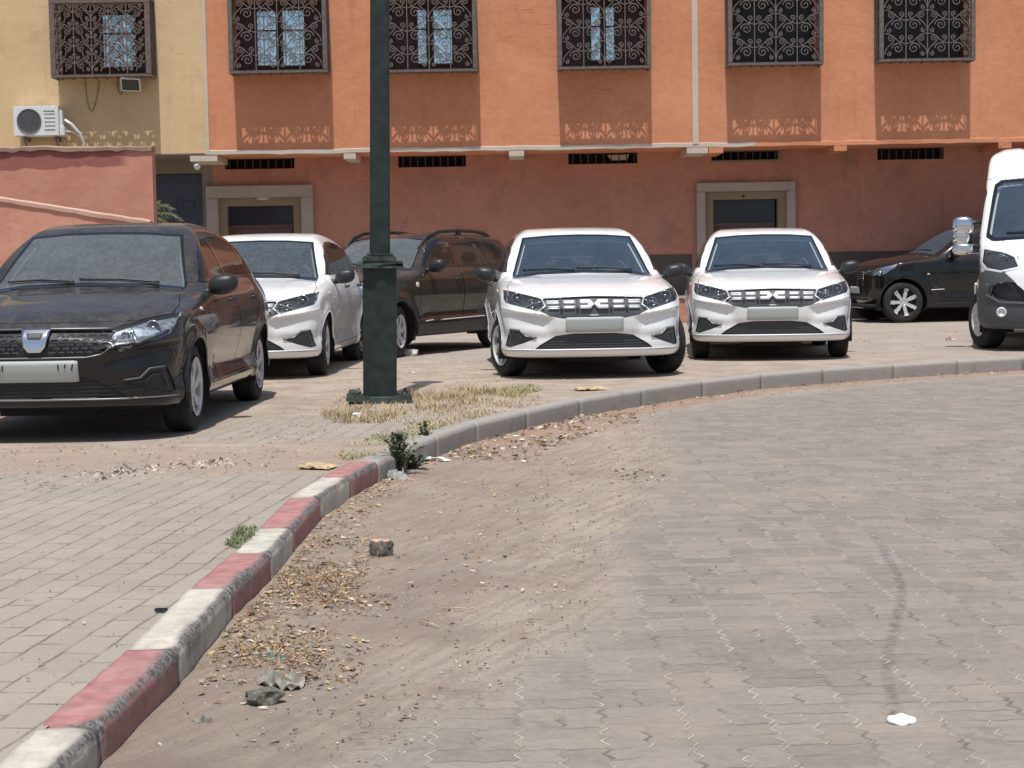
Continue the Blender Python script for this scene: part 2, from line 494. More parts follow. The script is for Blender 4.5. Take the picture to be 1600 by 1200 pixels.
    def patch(s, name, plane, poly, mat, parent, off=.004, thick=.006, h=.02, sign=1, both=False):
        """a raised piece that follows the surface"""
        out = None
        for sg in ((1, -1) if both else (1,)):
            pl = [(p[0]*sg, p[1]) for p in poly] if plane in ('front', 'rear') else poly
            A = np.array(pl); lo, hi = A.min(0), A.max(0)
            nx, ny = [max(2, int(math.ceil((hi[i]-lo[i]) / h))) for i in (0, 1)]
            xs, ys = np.linspace(lo[0], hi[0], nx+1), np.linspace(lo[1], hi[1], ny+1)
            P = np.array([(x, y) for x in xs for y in ys])
            Q = np.array([(i*(ny+1)+j, (i+1)*(ny+1)+j, (i+1)*(ny+1)+j+1, i*(ny+1)+j+1) for i in range(nx) for j in range(ny)])
            ins = inpoly(P[Q].mean(1), pl); 
            if not ins.any(): continue
            vin = np.zeros(len(P), bool); vin[Q[ins].ravel()] = True
            cnt = np.zeros(len(P)); np.add.at(cnt, Q[ins].ravel(), 1)
            B = np.where(vin & (cnt < 4))[0]; P[B] = nearest(P[B], pl)
            Q = Q[ins]; u, inv = np.unique(Q, return_inverse=True); inv = inv.reshape(Q.shape)
            sgn = sign if plane != 'side' else (sign if not both else sg)
            V = s.surf(plane, P[u], sgn); N = s.normal(V); n = len(V)
            top = V + N * (off + thick); bot = V + N * (off - .002)
            e = np.concatenate([inv[:, [i, (i+1) % 4]] for i in range(4)]); es = np.sort(e, 1)
            uq, idx, c = np.unique(es, axis=0, return_index=True, return_counts=True)
            be = e[idx[c == 1]]
            mb = MB(); mb.add(np.concatenate([top, bot]), [tuple(q) for q in inv] + [(a, b, b+n, a+n) for a, b in be], 0, True)
            out = mb.build(name, mat, parent, merge=True)
        return out
    def strip(s, mb, plane, pts, r, off=0.0, sign=1, n=6, flat=None, sub=8, closed=False, mat=0):
        P = []
        L = list(pts) + ([pts[0]] if closed else [])
        for i in range(len(L)-1):
            k = max(1, int(math.hypot(L[i+1][0]-L[i][0], L[i+1][1]-L[i][1]) / .03))
            for j in range(k): t = j/k; P.append((L[i][0]*(1-t)+L[i+1][0]*t, L[i][1]*(1-t)+L[i+1][1]*t))
        if not closed: P.append(L[-1])
        V = s.surf(plane, P, sign); N = s.normal(V); V = V + N * off
        mb.tube(V.tolist(), r, n, mat, closed=closed, flat=flat); return mb

def arc(c, r, a0, a1, n): return [(c[0]+r*math.cos(math.radians(a0+(a1-a0)*i/n)), c[1]+r*math.sin(math.radians(a0+(a1-a0)*i/n))) for i in range(n+1)]

def rimface(nsp, hw, r0, r1, R, twist=0.0, dish=.025, taper=.5, nt=96):
    """a wheel cover or alloy seen from outside: polar grid with recessed openings"""
    rs = [0, .018, .03, .034, .05] + list(np.linspace(.06, R-.02, 12)) + [R-.012, R]
    v, f, mt = [], [], []
    for i, r in enumerate(rs):
        for k in range(nt):
            t = 2*math.pi*k/nt
            hgt = dish * (r/R) ** 2 * .6 - (.012 if .034 <= r < .05 else 0) + (.012 if r >= R-.013 else 0)
            v.append([r*math.cos(t), hgt, r*math.sin(t)])
    def hole(r, t):
        if not (r0 < r < r1): return False
        a = (t + twist * (r - r0)) % (2*math.pi/nsp); a = min(a, 2*math.pi/nsp - a)
        w = hw * (1 + taper * (r - r0) / (r1 - r0))
        return a * r > w
    for i in range(len(rs)-1):
        for k in range(nt):
            rm = (rs[i]+rs[i+1])/2; t = 2*math.pi*(k+.5)/nt
            f.append((i*nt+k, i*nt+(k+1) % nt, (i+1)*nt+(k+1) % nt, (i+1)*nt+k)); mt.append(1 if hole(rm, t) else 0)
    V = np.array(v); out_v = V.tolist(); ff = []
    cache = {}
    for q, m_ in zip(f, mt):
        if m_:
            nq = []
            for i in q:
                if i not in cache: cache[i] = len(out_v); out_v.append([V[i][0], V[i][1]-.035, V[i][2]])
                nq.append(cache[i])
            ff.append(tuple(nq))
        else: ff.append(q)
    # walls between the face and its recessed openings
    from collections import Counter
    ec = {}
    for q, m_ in zip(f, mt):
        for i in range(4):
            e = tuple(sorted((q[i], q[(i+1) % 4]))); ec.setdefault(e, []).append(m_)
    for (a, b), l in ec.items():
        if len(l) == 2 and l[0] != l[1] and a in cache and b in cache: ff.append((a, b, cache[b], cache[a])); mt.append(0)
    return out_v, ff, mt
def make_wheel(parent, pos, side, R=.31, width=.19, rim=.2, steer=0.0, style=(6, .022, .08, .165, 3.0, .9), rimmat=None, inset=.0):
    w = empty("wheel", pos, steer + (0 if side > 0 else math.pi)); w.parent = parent
    h = width/2; mb = MB()
    mb.lathe([(rim-.012, h-.012), (rim, h-.004), (rim+.02, h), (R-.045, h+.004), (R-.018, h-.006), (R-.004, h-.028), (R, h-.05), (R, 0), (R, -h+.05), (R-.004, -h+.028), (R-.018, -h+.006), (R-.045, -h-.004), (rim, -h+.006), (rim-.012, -h+.02)], 56)
    for g in (-.045, -.015, .015, .045): mb.lathe([(R+.0015, g-.006), (R-.009, g-.005), (R-.009, g+.005), (R+.0015, g+.006)], 56, mat=1)
    mb.build("tyre", [TYRE, LINING], w)
    nsp, hw, r0, r1, tw, tp = style; k = rim / .2
    v, f, mt = rimface(nsp, hw*k, r0*k, r1*k, rim, tw, taper=tp)
    mb = MB(); o = 0
    mb.v = [(a, b + h - .016 - inset, c) for a, b, c in v]; mb.f = f; mb.m = mt; mb.sm = [m == 0 for m in mt]; mb.sm = [False]*len(f)
    mb.lathe([(rim, h-.018), (rim-.006, h-.03), (rim-.02, h-.09), (rim-.03, -h+.02)], 48)
    mb.build("rim", [rimmat or RIM, LINING], w)
    b = MB(); b.lathe([(.001, h-.10), (rim-.03, h-.10), (rim-.03, -h+.03), (.001, -h+.03)], 24); b.build("brake_disc", LINING, w)
    return w

def seats(parent, x, ys, zb, h=.62, name="seat"):
    for y in ys:
        t = MB(); t.box((-.05, -.25, 0), (.5, .25, .16), .05)
        t.box((-.20, -.25, .05), (-.04, .25, h), .07)
        t.tube([(-.14, -.07, h-.05), (-.15, -.07, h+.10)], .008, 6); t.tube([(-.14, .07, h-.05), (-.15, .07, h+.10)], .008, 6)
        t.box((-.20, -.13, h+.05), (-.10, .13, h+.24), .045)
        t.build(name, SEAT, parent, (x, y, zb))
def interior(root, P):
    """P: dash x, dash z, seat base z, front seat x, rear seat x, half width"""
    m = MB(); m.box((P['dx']-.45, -P['hw'], P['dz']-.35), (P['dx']+.12, P['hw'], P['dz']-.03), .06)
    m.ball((P['dx']-.30, .36, P['dz']-.02), (.14, .2, .06))
    m.build("dashboard", BLACK, root)
    m = MB(); c = (P['dx']-.52, .36, P['dz']-.04); pts = []
    for i in range(24):
        t = 2*math.pi*i/24; pts.append((c[0]-.18*math.sin(t)*.45, c[1]+.185*math.cos(t), c[2]+.18*math.sin(t)*.9))
    m.tube(pts, .015, 6, closed=True); m.box((c[0]-.03, c[1]-.17, c[2]-.03), (c[0]+.03, c[1]+.17, c[2]+.03), .01); m.build("steering_wheel", BLACK, root)
    seats(root, P['fx'], (.37, -.37), P['sz'])
    m = MB(); m.box((P['rx']-.1, -.62, P['sz']), (P['rx']+.45, .62, P['sz']+.18), .06); m.box((P['rx']-.22, -.62, P['sz']+.05), (P['rx']-.05, .62, P['sz']+.56), .06)
    for y in (-.4, 0, .4): m.box((P['rx']-.21, y-.12, P['sz']+.58), (P['rx']-.12, y+.12, P['sz']+.74), .035)
    m.build("rear_seat", REARS, root)
    m = MB(); m.box((P['mx']-.02, -.12, P['mz']-.035), (P['mx']+.015, .12, P['mz']+.035), .015); m.tube([(P['mx'], 0, P['mz']), (P['mx']+.03, 0, P['mz']+.05)], .012, 6)
    m.build("inner_mirror", BLACK, root)

def door_mirror(root, H, x, y, z, mat=None, size=(.085, .108, .075), arm=.1):
    for sg in (1, -1):
        m = MB(); m.ball((x, sg*y, z), size, 20, 12, .78)
        m.v = [(p[0] if p[0] > x - size[0]*.45 else x - size[0]*.45, p[1], p[2] + .012*sg*(p[1]-sg*y)/size[1]) for p in m.v]
        m.tube([(x+.02, sg*(y-size[1]*.7), z-.05), (x+.01, sg*(y-size[1]-.09), z-.065)], [.03, .035], 8)
        o = m.build("door_mirror", mat or BLACK, root)
        g = MB(); g.prism(rnd_poly([(sg*y-size[1]*.82, z-size[2]*.7), (sg*y+size[1]*.82, z-size[2]*.7), (sg*y+size[1]*.82, z+size[2]*.7), (sg*y-size[1]*.82, z+size[2]*.7)], 3), x-size[0]*.45-.004, x-size[0]*.45-.001, 'x')
        g.build("mirror_glass", SILVER_GLASS, o)

def wheel_well(root, x, z, R, y0, y1):
    for sg in (1, -1):
        m = MB(); n = 24; v = []; f = []
        for y in (y0, y1):
            for i in range(n+1):
                t = math.radians(-20 + 220*i/n); v.append((x + R*math.cos(t), sg*y, z + R*math.sin(t)))
        for i in range(n): f.append((i, i+1, n+2+i, n+1+i))
        c = len(v); v.append((x, sg*y0, z)); f += [(i, c, i+1) for i in range(n)]
        m.add(v, f); m.build("wheel_well", LINING, root)

# ---------------------------------------------------------------- compact saloon
def saloon_hull(drop=0.0):
    zt = curve([(1.0, .70), (.80, .755-drop), (.72, .815-drop), (.4, .902-drop*.7), (0, .960-drop*.3), (-.36, 1.005), (-.44, 1.03), (-.75, 1.225), (-1.08, 1.405), (-1.22, 1.453), (-1.45, 1.485), (-1.8, 1.50), (-2.2, 1.485), (-2.6, 1.42), (-2.95, 1.26), (-3.2, 1.13), (-3.32, 1.095), (-3.5, 1.075), (-3.7, 1.04)])
    Wp = curve([(.9, .81), (.7, .842), (.4, .872), (0, .890), (-1, .912), (-2.6, .915), (-3.1, .89), (-3.6, .80)])
    wz = curve([(.15, -.10), (.22, -.045), (.30, -.012), (.42, -.030), (.56, -.014), (.70, .004), (.80, -.004), (.90, -.030), (.975, -.068), (1.03, -.100), (1.2, -.165), (1.38, -.27), (1.46, -.34), (1.55, -.45)])
    Fz = curve([(.15, .64), (.21, .74), (.27, .795), (.32, .80), (.42, .812), (.5, .825), (.60, .835), (.70, .822), (.78, .80), (.83, .77), (.95, .60)])
    Rz = curve([(.15, -3.40), (.25, -3.52), (.5, -3.58), (.75, -3.56), (.95, -3.53), (1.05, -3.50), (1.12, -3.40)])
    def f(x, y, z):
        ay = np.abs(y); t = sstep(x, -2.3, -1.2)
        xx = x + (-.22 + .52 * t) * ay * ay
        cr = .05 + .05 * sstep(x, .2, .8)
        hood = sstep(x, -.5, -.2) * sstep(-x, -.75, -.5)
        T = zt(xx) - cr * ay * ay + .016 * hood * (sstep(ay, .40, .54) - sstep(ay, .62, .86) * .8)
        S = Wp(x) + wz(z)
        for wx in (0.0, -2.65):
            r = np.sqrt((x - wx) ** 2 + (z - .31) ** 2)
            S = S + .020 * np.exp(-((r - .37) / .05) ** 2)
        S = S - .022 * sstep(x, -2.25, -1.9) * sstep(-x, .55, .8) * np.exp(-((z - (.42 + .04 * (x + 1.4))) / .09) ** 2)
        Fx = Fz(z) - .085 * (ay / .8) ** 2 - .26 * (ay / .86) ** 6
        # scooped cheeks above the fog surrounds, lower lip standing proud
        zc = .635 + .16 * (ay - .6)
        Fx = Fx - .032 * sstep(-z, -zc, -(zc - .020)) * (1 - sstep(-z, -(zc - .06), -(zc - .20))) * sstep(ay, .36, .50) - .012 * np.exp(-((z - .41) / .05) ** 2)
        Fx = Fx + .010 * np.exp(-((z - zc - .012) / .014) ** 2) * sstep(ay, .36, .50)
        Rx = Rz(z) + .07 * (ay / .8) ** 2 + .22 * (ay / .86) ** 6
        a = smax(z - T, ay - S, .07); b = smax(x - Fx, Rx - x, .05)
        return smax(smax(a, b, .06), .212 - z, .04)
    return Hull(f, ((-3.62, .88), (-.95, .95), (.17, 1.53)))
def hull_common(H, front_axle_r=.36, wheels=((0, .31), (-2.65, .31)), R=.352):
    for c in wheels:
        H.region('arch', 'side', [(c[0]-R*1.0, -.2)] + arc(c, R, 180, 0, 26) + [(c[0]+R*1.0, -.2)])
def make_saloon(old_style=False, steer=0.0, paint_m=None, wind=None):
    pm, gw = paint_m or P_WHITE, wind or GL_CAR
    H = saloon_hull(.022 if old_style else 0.0); root = empty("parked_car")
    hull_common(H)
    H.region('windshield', 'front', [(-.695, .995), (-.45, 1.025), (0, 1.040), (.45, 1.025), (.695, .995), (.648, 1.12), (.556, 1.372), (.3, 1.392), (0, 1.398), (-.3, 1.392), (-.556, 1.372), (-.648, 1.12)], xr=(-1.5, -.1), zr=(.96, 1.6), both=False)
    H.region('wind_frame', 'front', [(-.718, .966), (-.45, 1.000), (0, 1.015), (.45, 1.000), (.718, .966), (.668, 1.12), (.574, 1.386), (.3, 1.407), (0, 1.413), (-.3, 1.407), (-.574, 1.386), (-.668, 1.12)], xr=(-1.5, -.1), zr=(.94, 1.6), both=False)
    H.region('rear_window', 'rear', [(-.60, 1.14), (.60, 1.14), (.50, 1.40), (-.50, 1.40)], xr=(-3.4, -2.2), zr=(1.1, 1.5), both=False)
    top = [(-.72, 1.05), (-.98, 1.235), (-1.22, 1.345), (-1.50, 1.39), (-1.9, 1.40), (-2.3, 1.375), (-2.62, 1.305), (-2.90, 1.185), (-3.02, 1.10)]
    z = curve([(p[0], p[1]) for p in top])
    def zz(x): return float(z(np.array(x)))
    def bel(x): return 1.035 + .035 * (-x - .7) / 2.3
    H.region('win_f', 'side', [(-.76, bel(-.76)+.01)] + [(x, zz(x)-.025) for x in (-.86, -1.0, -1.15, -1.3, -1.52)] + [(-1.56, bel(-1.56)+.01)])
    H.region('win_r', 'side', [(-1.64, bel(-1.64)+.01)] + [(x, zz(x)-.025) for x in (-1.62, -1.8, -2.0, -2.2, -2.42)] + [(-2.52, bel(-2.5)+.01)])
    H.region('win_q', 'side', [(-2.57, bel(-2.57)+.01)] + [(x, zz(x)-.028) for x in (-2.49, -2.62, -2.78)] + [(-2.93, bel(-2.9)+.015)])
    H.region('trim', 'side', [(-.68, bel(-.68)-.004)] + top + [(-3.02, bel(-3)-.004), (-1.8, bel(-1.8)-.004)])
    H.region('door_f', 'side', [(-.46, .30), (-.40, .55), (-.44, .85), (-.62, 1.03), (-1.60, 1.046), (-1.60, .30)])
    H.region('door_r', 'side', [(-1.605, .30), (-1.605, 1.05), (-2.62, 1.062), (-2.56, .85), (-2.32, .64), (-2.20, .42), (-2.16, .30)])
    # nose
    DN = -.018 if not old_style else -.052
    dn = lambda pts, d=None: [(p[0], p[1] + (DN if d is None else d)) for p in pts]
    if old_style:
        hl = [(.465, .735), (.49, .805), (.66, .856), (.84, .888), (.855, .81), (.84, .755), (.70, .700), (.53, .640)]
        gr = [(-.475, .80), (0, .812), (.475, .80), (.525, .725), (.44, .655), (.34, .615), (-.34, .615), (-.44, .655), (-.525, .725)]
    else:
        hl = [(.47, .735), (.50, .798), (.66, .838), (.84, .882), (.85, .80), (.83, .757), (.70, .722), (.54, .678)]
        gr = [(-.49, .80), (0, .812), (.49, .80), (.455, .735), (.52, .68), (.42, .63), (.30, .607), (-.30, .607), (-.42, .63), (-.52, .68), (-.455, .735)]
    H.region('headlight', 'front', dn(hl), xr=(.1, 2))
    H.region('grille', 'front', dn(gr), xr=(.3, 2), both=False)
    lo = [(-.57, .298), (.57, .298), (.51, .345), (.37, .425), (.2, .445), (-.2, .445), (-.37, .425), (-.51, .345)]
    H.region('lower_grille', 'front', lo, xr=(.3, 2), both=False)
    fg = [(.55, .418), (.65, .430), (.705, .488), (.80, .495), (.838, .325), (.80, .310), (.67, .355), (.57, .398)]
    H.region('fog', 'front', fg, xr=(.1, 2))
    H.region('hood', 'top', [(-.30, -.72), (.10, -.80), (.50, -.80), (.80, -.45), (.84, 0), (.80, .45), (.50, .80), (.10, .80), (-.30, .72), (-.36, .4), (-.40, 0), (-.36, -.4)], zr=(.79, 2), xr=(-.5, 1), both=False)
    H.region('lip', 'front', [(-.88, .18), (.88, .18), (.88, .275), (.6, .285), (-.6, .285), (-.88, .275)], xr=(.2, 2), both=False)
    H.region('tail', 'rear', [(.52, .84), (.90, .86), (.90, 1.0), (.56, 1.0)], xr=(-4, -3.1))
    H.region('boot', 'rear', [(-.62, .55), (.62, .55), (.60, 1.2), (-.60, 1.2)], xr=(-4, -3.25), both=False)
    H.mesh('body', 'body', pm, root)
    d = {}
    for lab, nm in (('door_f', 'door'), ('door_r', 'door')):
        for s_ in ('', '|R'): d[lab+s_] = H.mesh(nm, lab+s_, pm, root, gap=.007)
    H.mesh('hood', 'hood', pm, root, gap=.007); H.mesh('boot_lid', 'boot', pm, root, gap=.006)
    H.mesh('bumper_lip', 'lip', BARS if not old_style else BLACK, root, offset=.004) if False else H.mesh('bumper_lip', 'lip', pm, root, gap=.004)
    for s_ in ('', '|R'):
        H.mesh('window', 'win_f'+s_, GL_SIDE, d['door_f'+s_]); H.mesh('window', 'win_r'+s_, GL_SIDE, d['door_r'+s_]); H.mesh('window', 'win_q'+s_, GL_SIDE, root)
        H.mesh('window_trim', 'trim'+s_, BLACKG, root, offset=.002)
        H.mesh('tail_light', 'tail'+s_, ENGINE_RED, root)
        h = H.mesh('headlight', 'headlight'+s_, GL_LAMP, root, gap=.004)
        H.mesh('lamp_housing', 'headlight'+s_, LAMPIN if not old_style else REFLD, h, gap=.006, offset=-.055 if not old_style else -.03)
        H.mesh('fog_surround', 'fog'+s_, GREYP if not old_style else BLACK, root, offset=-.012)
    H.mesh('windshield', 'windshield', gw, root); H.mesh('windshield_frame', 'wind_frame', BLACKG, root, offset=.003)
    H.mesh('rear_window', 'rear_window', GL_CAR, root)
    g = H.mesh('grille', 'grille', GREYP if not old_style else BLACK, root, offset=-.022)
    lg = H.mesh('lower_grille', 'lower_grille', GREYP if not old_style else BLACK, root, offset=-.02)
    # inner shell so that nothing shows through the panel gaps
    vis = [n for n in H.names if not n.startswith(('win', 'rear_window', 'arch')) or n.startswith('wind_frame')]
    H.mesh('inner_shell', vis, CABIN, root, offset=-.065)
    for x in (0, -2.65): wheel_well(root, x, .31, .355, .55, .90)
    # lamp innards
    for sg in (1, -1):
        for (yy, zz_, r_) in ((.72, .80, .052), (.585, .752, .036)) if not old_style else ((.71, .79, .052), (.56, .745, .03)):
            c = H.surf('front', [(yy*sg, zz_+DN)])[0]; n_ = H.normal(np.array([c]))[0]
            m = MB(); prof = [(.002, -.03), (r_*.5, -.026), (r_*.85, -.008), (r_, .008), (r_*1.08, .008), (r_*1.08, -.02)]
            m.lathe(prof, 24, 'x', (c[0]-.045, c[1], c[2])); m.ball((c[0]-.06, c[1], c[2]), (.02, .02, .02), 12, 8)
            hob = [o for o in kids(root) if o.name.startswith('headlight')][0 if sg > 0 else 1]
            m.build('reflector', REFL, hob)
        m = MB()
        pts = [(.50, .785), (.60, .755), (.66, .735), (.81, .775)] if not old_style else [(.49, .735), (.60, .79), (.64, .72), (.82, .78)]
        H.strip(m, 'front', [(p[0]*sg, p[1]+DN) for p in pts], .008 if not old_style else .014, -.02, mat=0)
        m.build('light_strip', REFL, hob)
    # grille details
    m = MB(); e = MB()
    if not old_style:
        for sg in (1, -1):
            for zc in (.770+DN, .716+DN):
                bars = [(.185, .292, 0, .0145)] + [(.335, .455 if zc > .73 else .44, q, .0058) for q in (-.0085, .0085)]
                for a, b, dz, hh in bars:
                    H.patch('silver_bar', 'front', [(a*sg, zc+dz-hh), (b*sg, zc+dz-hh), (b*sg, zc+dz+hh), (a*sg, zc+dz+hh)][::sg], BARS, g, off=-.018, thick=.012, h=.03)
            H.patch('grille_emblem', 'front', [(a*sg, b+DN) for a, b in ((.0, .743), (.035, .787), (.135, .787), (.135, .752), (.062, .752), (.052, .743), (.062, .734), (.135, .734), (.135, .699), (.035, .699))], BARS, g, off=-.012, thick=.014, h=.012)
            for yc in (.160, .313):
                H.patch('grille_upright', 'front', dn([((yc-.012)*sg, .69), ((yc+.012)*sg, .69), ((yc+.012)*sg, .797), ((yc-.012)*sg, .797)]), GREYP, g, off=-.015, thick=.012, h=.03)
        H.patch('grille_badge', 'front', dn([(-.045, .632), (.045, .632), (.045, .640), (-.045, .640)]), BARS, g, off=-.018, thick=.004)
    else:
        for r_, zc in enumerate((.775, .750, .725, .700, .675, .650)):
            hw = .47 if zc > .73 else (.50 if zc > .7 else .42)
            nb = 14
            for i in range(nb):
                a = -hw + 2*hw*(i + .5*(r_ % 2))/nb; b = a + 2*hw/nb*.72
                if b > hw or (abs((a+b)/2) < .10): continue
                H.strip(m, 'front', dn([(a, zc), ((a+b)/2, zc+.006), (b, zc)]), .0045, -.008, n=4)
        m.build('grille_mesh', GREYP, g)
        m = MB(); H.strip(m, 'front', dn([(-.47, .800), (0, .806), (.47, .800)]), .007, .0, n=6); H.strip(m, 'front', dn([(-.50, .690), (-.42, .635), (-.33, .618), (.33, .618), (.42, .635), (.50, .690)]), .006, 0); m.build('grille_bar', DULL, g)
        H.patch('grille_emblem', 'front', dn([(-.095, .80), (.095, .80), (.070, .69), (.040, .655), (-.040, .655), (-.070, .69)]), CHROME, g, off=-.004, thick=.02, h=.012)
        H.patch('emblem_inset', 'front', dn([(-.055, .768), (.055, .768), (.040, .735), (-.040, .735)]), GREYP, g, off=.014, thick=.006, h=.012)
    for i in range(5):
        zc = .318 + i*.026; hw = .54 - i*.045
        H.strip(MBs := MB(), 'front', [(-hw, zc), (hw, zc)], .005, -.012, n=4); MBs.build('grille_slat', BLACK if old_style else GREYP, lg)
    pz = .530 if not old_style else .478
    H.patch('number_plate', 'front', [(-.275, pz-.066), (-.265, pz-.07), (.265, pz-.07), (.275, pz-.066), (.275, pz+.066), (.265, pz+.07), (-.265, pz+.07), (-.275, pz+.066)], PLATE, root, off=.004, thick=.012, h=.03)
    if old_style:
        pl = [o for o in kids(root) if o.name.startswith('number_plate')][0]
        for a, b in (((-.245, 0.448), (-.232, 0.508)), ((.150, 0.488), (.150, 0.528)), ((.232, 0.488), (.245, 0.528)), ((-.215, 0.488), (-.212, 0.523)), ((.19, 0.503), (.197, 0.528))):
            H.strip(k_ := MB(), 'front', [(a), (b)], .005, .0185, n=4); k_.build('plate_mark', INK, pl)
        H.patch('plate_cover', 'front', rnd_poly([(-.19, .480), (.17, .462), (.25, .470), (.255, .53), (.10, .535), (.02, .605), (-.2, .605)], 3), PLATE, root, off=.018, thick=.003, h=.02) if False else None
    m = MB()
    for sg in (1, -1):
        H.strip(m, 'front', [(.55*sg, .41), (.65*sg, .422), (.705*sg, .48), (.79*sg, .488)], .008, .006)
        H.strip(m, 'front', [(.60*sg, .39), (.68*sg, .40), (.72*sg, .44), (.78*sg, .442), (.80*sg, .36)], .0045, .0)
    m.build('fog_trim', DULL if not old_style else GREYP, root)
    m = MB()
    for sg in (1, -1): H.strip(m, 'front', [(.85*sg, .288), (.6*sg, .290)], .006, .003)
    H.strip(m, 'front', [(-.6, .289), (.6, .289)], .007, .004); m.build('bumper_trim', BARS if not old_style else DULL, root)
    # arch lips, sills, handles, antenna, wipers
    for sg in (1, -1):
        for c in ((0, .31), (-2.65, .31)):
            m = MB(); H.strip(m, 'side', arc(c, .352, 172, 8, 30), .010, .0, sign=sg); m.build('arch_lip', pm, root)
        m = MB()
        for i, x in enumerate((-1.40, -2.38)):
            V = H.surf('side', [(x+.09, .885), (x+.045, .893), (x-.045, .898), (x-.09, .892)], sg)
            m = MB(); P_ = [tuple(V[0]), (V[1][0], V[1][1]+.03*sg, V[1][2]), (V[2][0], V[2][1]+.03*sg, V[2][2]), tuple(V[3])]
            m.tube(P_, [.010, .013, .013, .010], 8)
            c = V.mean(0); m.ball((c[0], c[1]-.004*sg, c[2]-.004), (.06, .008, .028), 12, 8, mat=1)
            m.build('door_handle', [BLACK, LINING], d[('door_f' if i == 0 else 'door_r') + ('' if sg > 0 else '|R')])
        H.patch('side_indicator', 'side', [(-.20, .835), (-.26, .835), (-.265, .855), (-.205, .86)], ORANGE_LAMP, root, off=.0, thick=.006, h=.02, sign=sg)
    m = MB()
    for y0, y1 in ((.52, -.05), (-.08, -.60)):
        b = H.surf('top', [(-.47, y0)])[0]; a = H.surf('front', [(y1*1.0, 1.062)])[0]
        H.strip(m, 'front', [(y0, 1.040 - .03*abs(y0)), ((y0+y1)/2, 1.052), (y1, 1.058 - .03*abs(y1))], .008, .014, n=6)
    m.build('wiper', BLACK, root)
    m = MB(); m.tube([(-1.35, .0, 1.48), (-1.42, .0, 1.54), (-1.6, 0, 1.66)], [.012, .006, .003], 6) if False else None
    door_mirror(root, H, -.70, .955 if old_style else .98, 1.01)
    interior(root, dict(dx=-.62, dz=1.03, sz=.42, fx=-1.55, rx=-2.45, hw=.72, mx=-1.04, mz=1.29))
    m = MB(); m.box((-3.15, -.62, 1.04), (-2.7, .62, 1.06)); m.build('parcel_shelf', SEAT, root)
    m = MB(); m.box((-3.3, -.7, .20), (.55, .7, .26), .03); m.box((.3, -.35, .17), (.62, .35, .25), .03); m.tube([(-2.9, -.3, .2), (-3.5, -.4, .22)], .03); m.build('underbody', LINING, root)
    for x, st in ((0, steer), (-2.65, 0)):
        for sg in (1, -1): make_wheel(root, (x, sg*.775, .31), sg, .31, .19, .205, st, style=(6, .022, .066, .178, 3.0, .75))
    return root

# ---------------------------------------------------------------- taller cars
def suv_hull(q):
    zt, Wp, wz, Fz, Rz = [curve(q[k]) for k in ('zt', 'Wp', 'wz', 'Fz', 'Rz')]
    wr, az, wb = q['arch'], q['az'], q['wb']
    def f(x, y, z):
        ay = np.abs(y); t = sstep(x, -2.3, -1.2); xx = x + (-.05 + .33 * t) * ay * ay
        T = zt(xx) - (.05 + .05 * sstep(x, .2, .8)) * ay * ay
        S = Wp(x) + wz(z)
        for wx in (0.0, -wb):
            r = np.sqrt((x - wx) ** 2 + (z - az) ** 2); S = S + q['flare'] * np.exp(-((r - wr - .03) / .06) ** 2)
        S = S - .02 * sstep(x, -2.3, -2.0) * sstep(-x, .5, .8) * np.exp(-((z - q['dent']) / .09) ** 2)
        Fx = Fz(z) - .10 * (ay / .8) ** 2 - .28 * (ay / .87) ** 6
        Rx = Rz(z) + .06 * (ay / .8) ** 2 + .20 * (ay / .86) ** 6
        a = smax(z - T, ay - S, .07); b = smax(x - Fx, Rx - x, .05)
        return smax(smax(a, b, .06), q['zb'] - z, .05)
    return Hull(f, q['box'], h=.024, oz=.65)
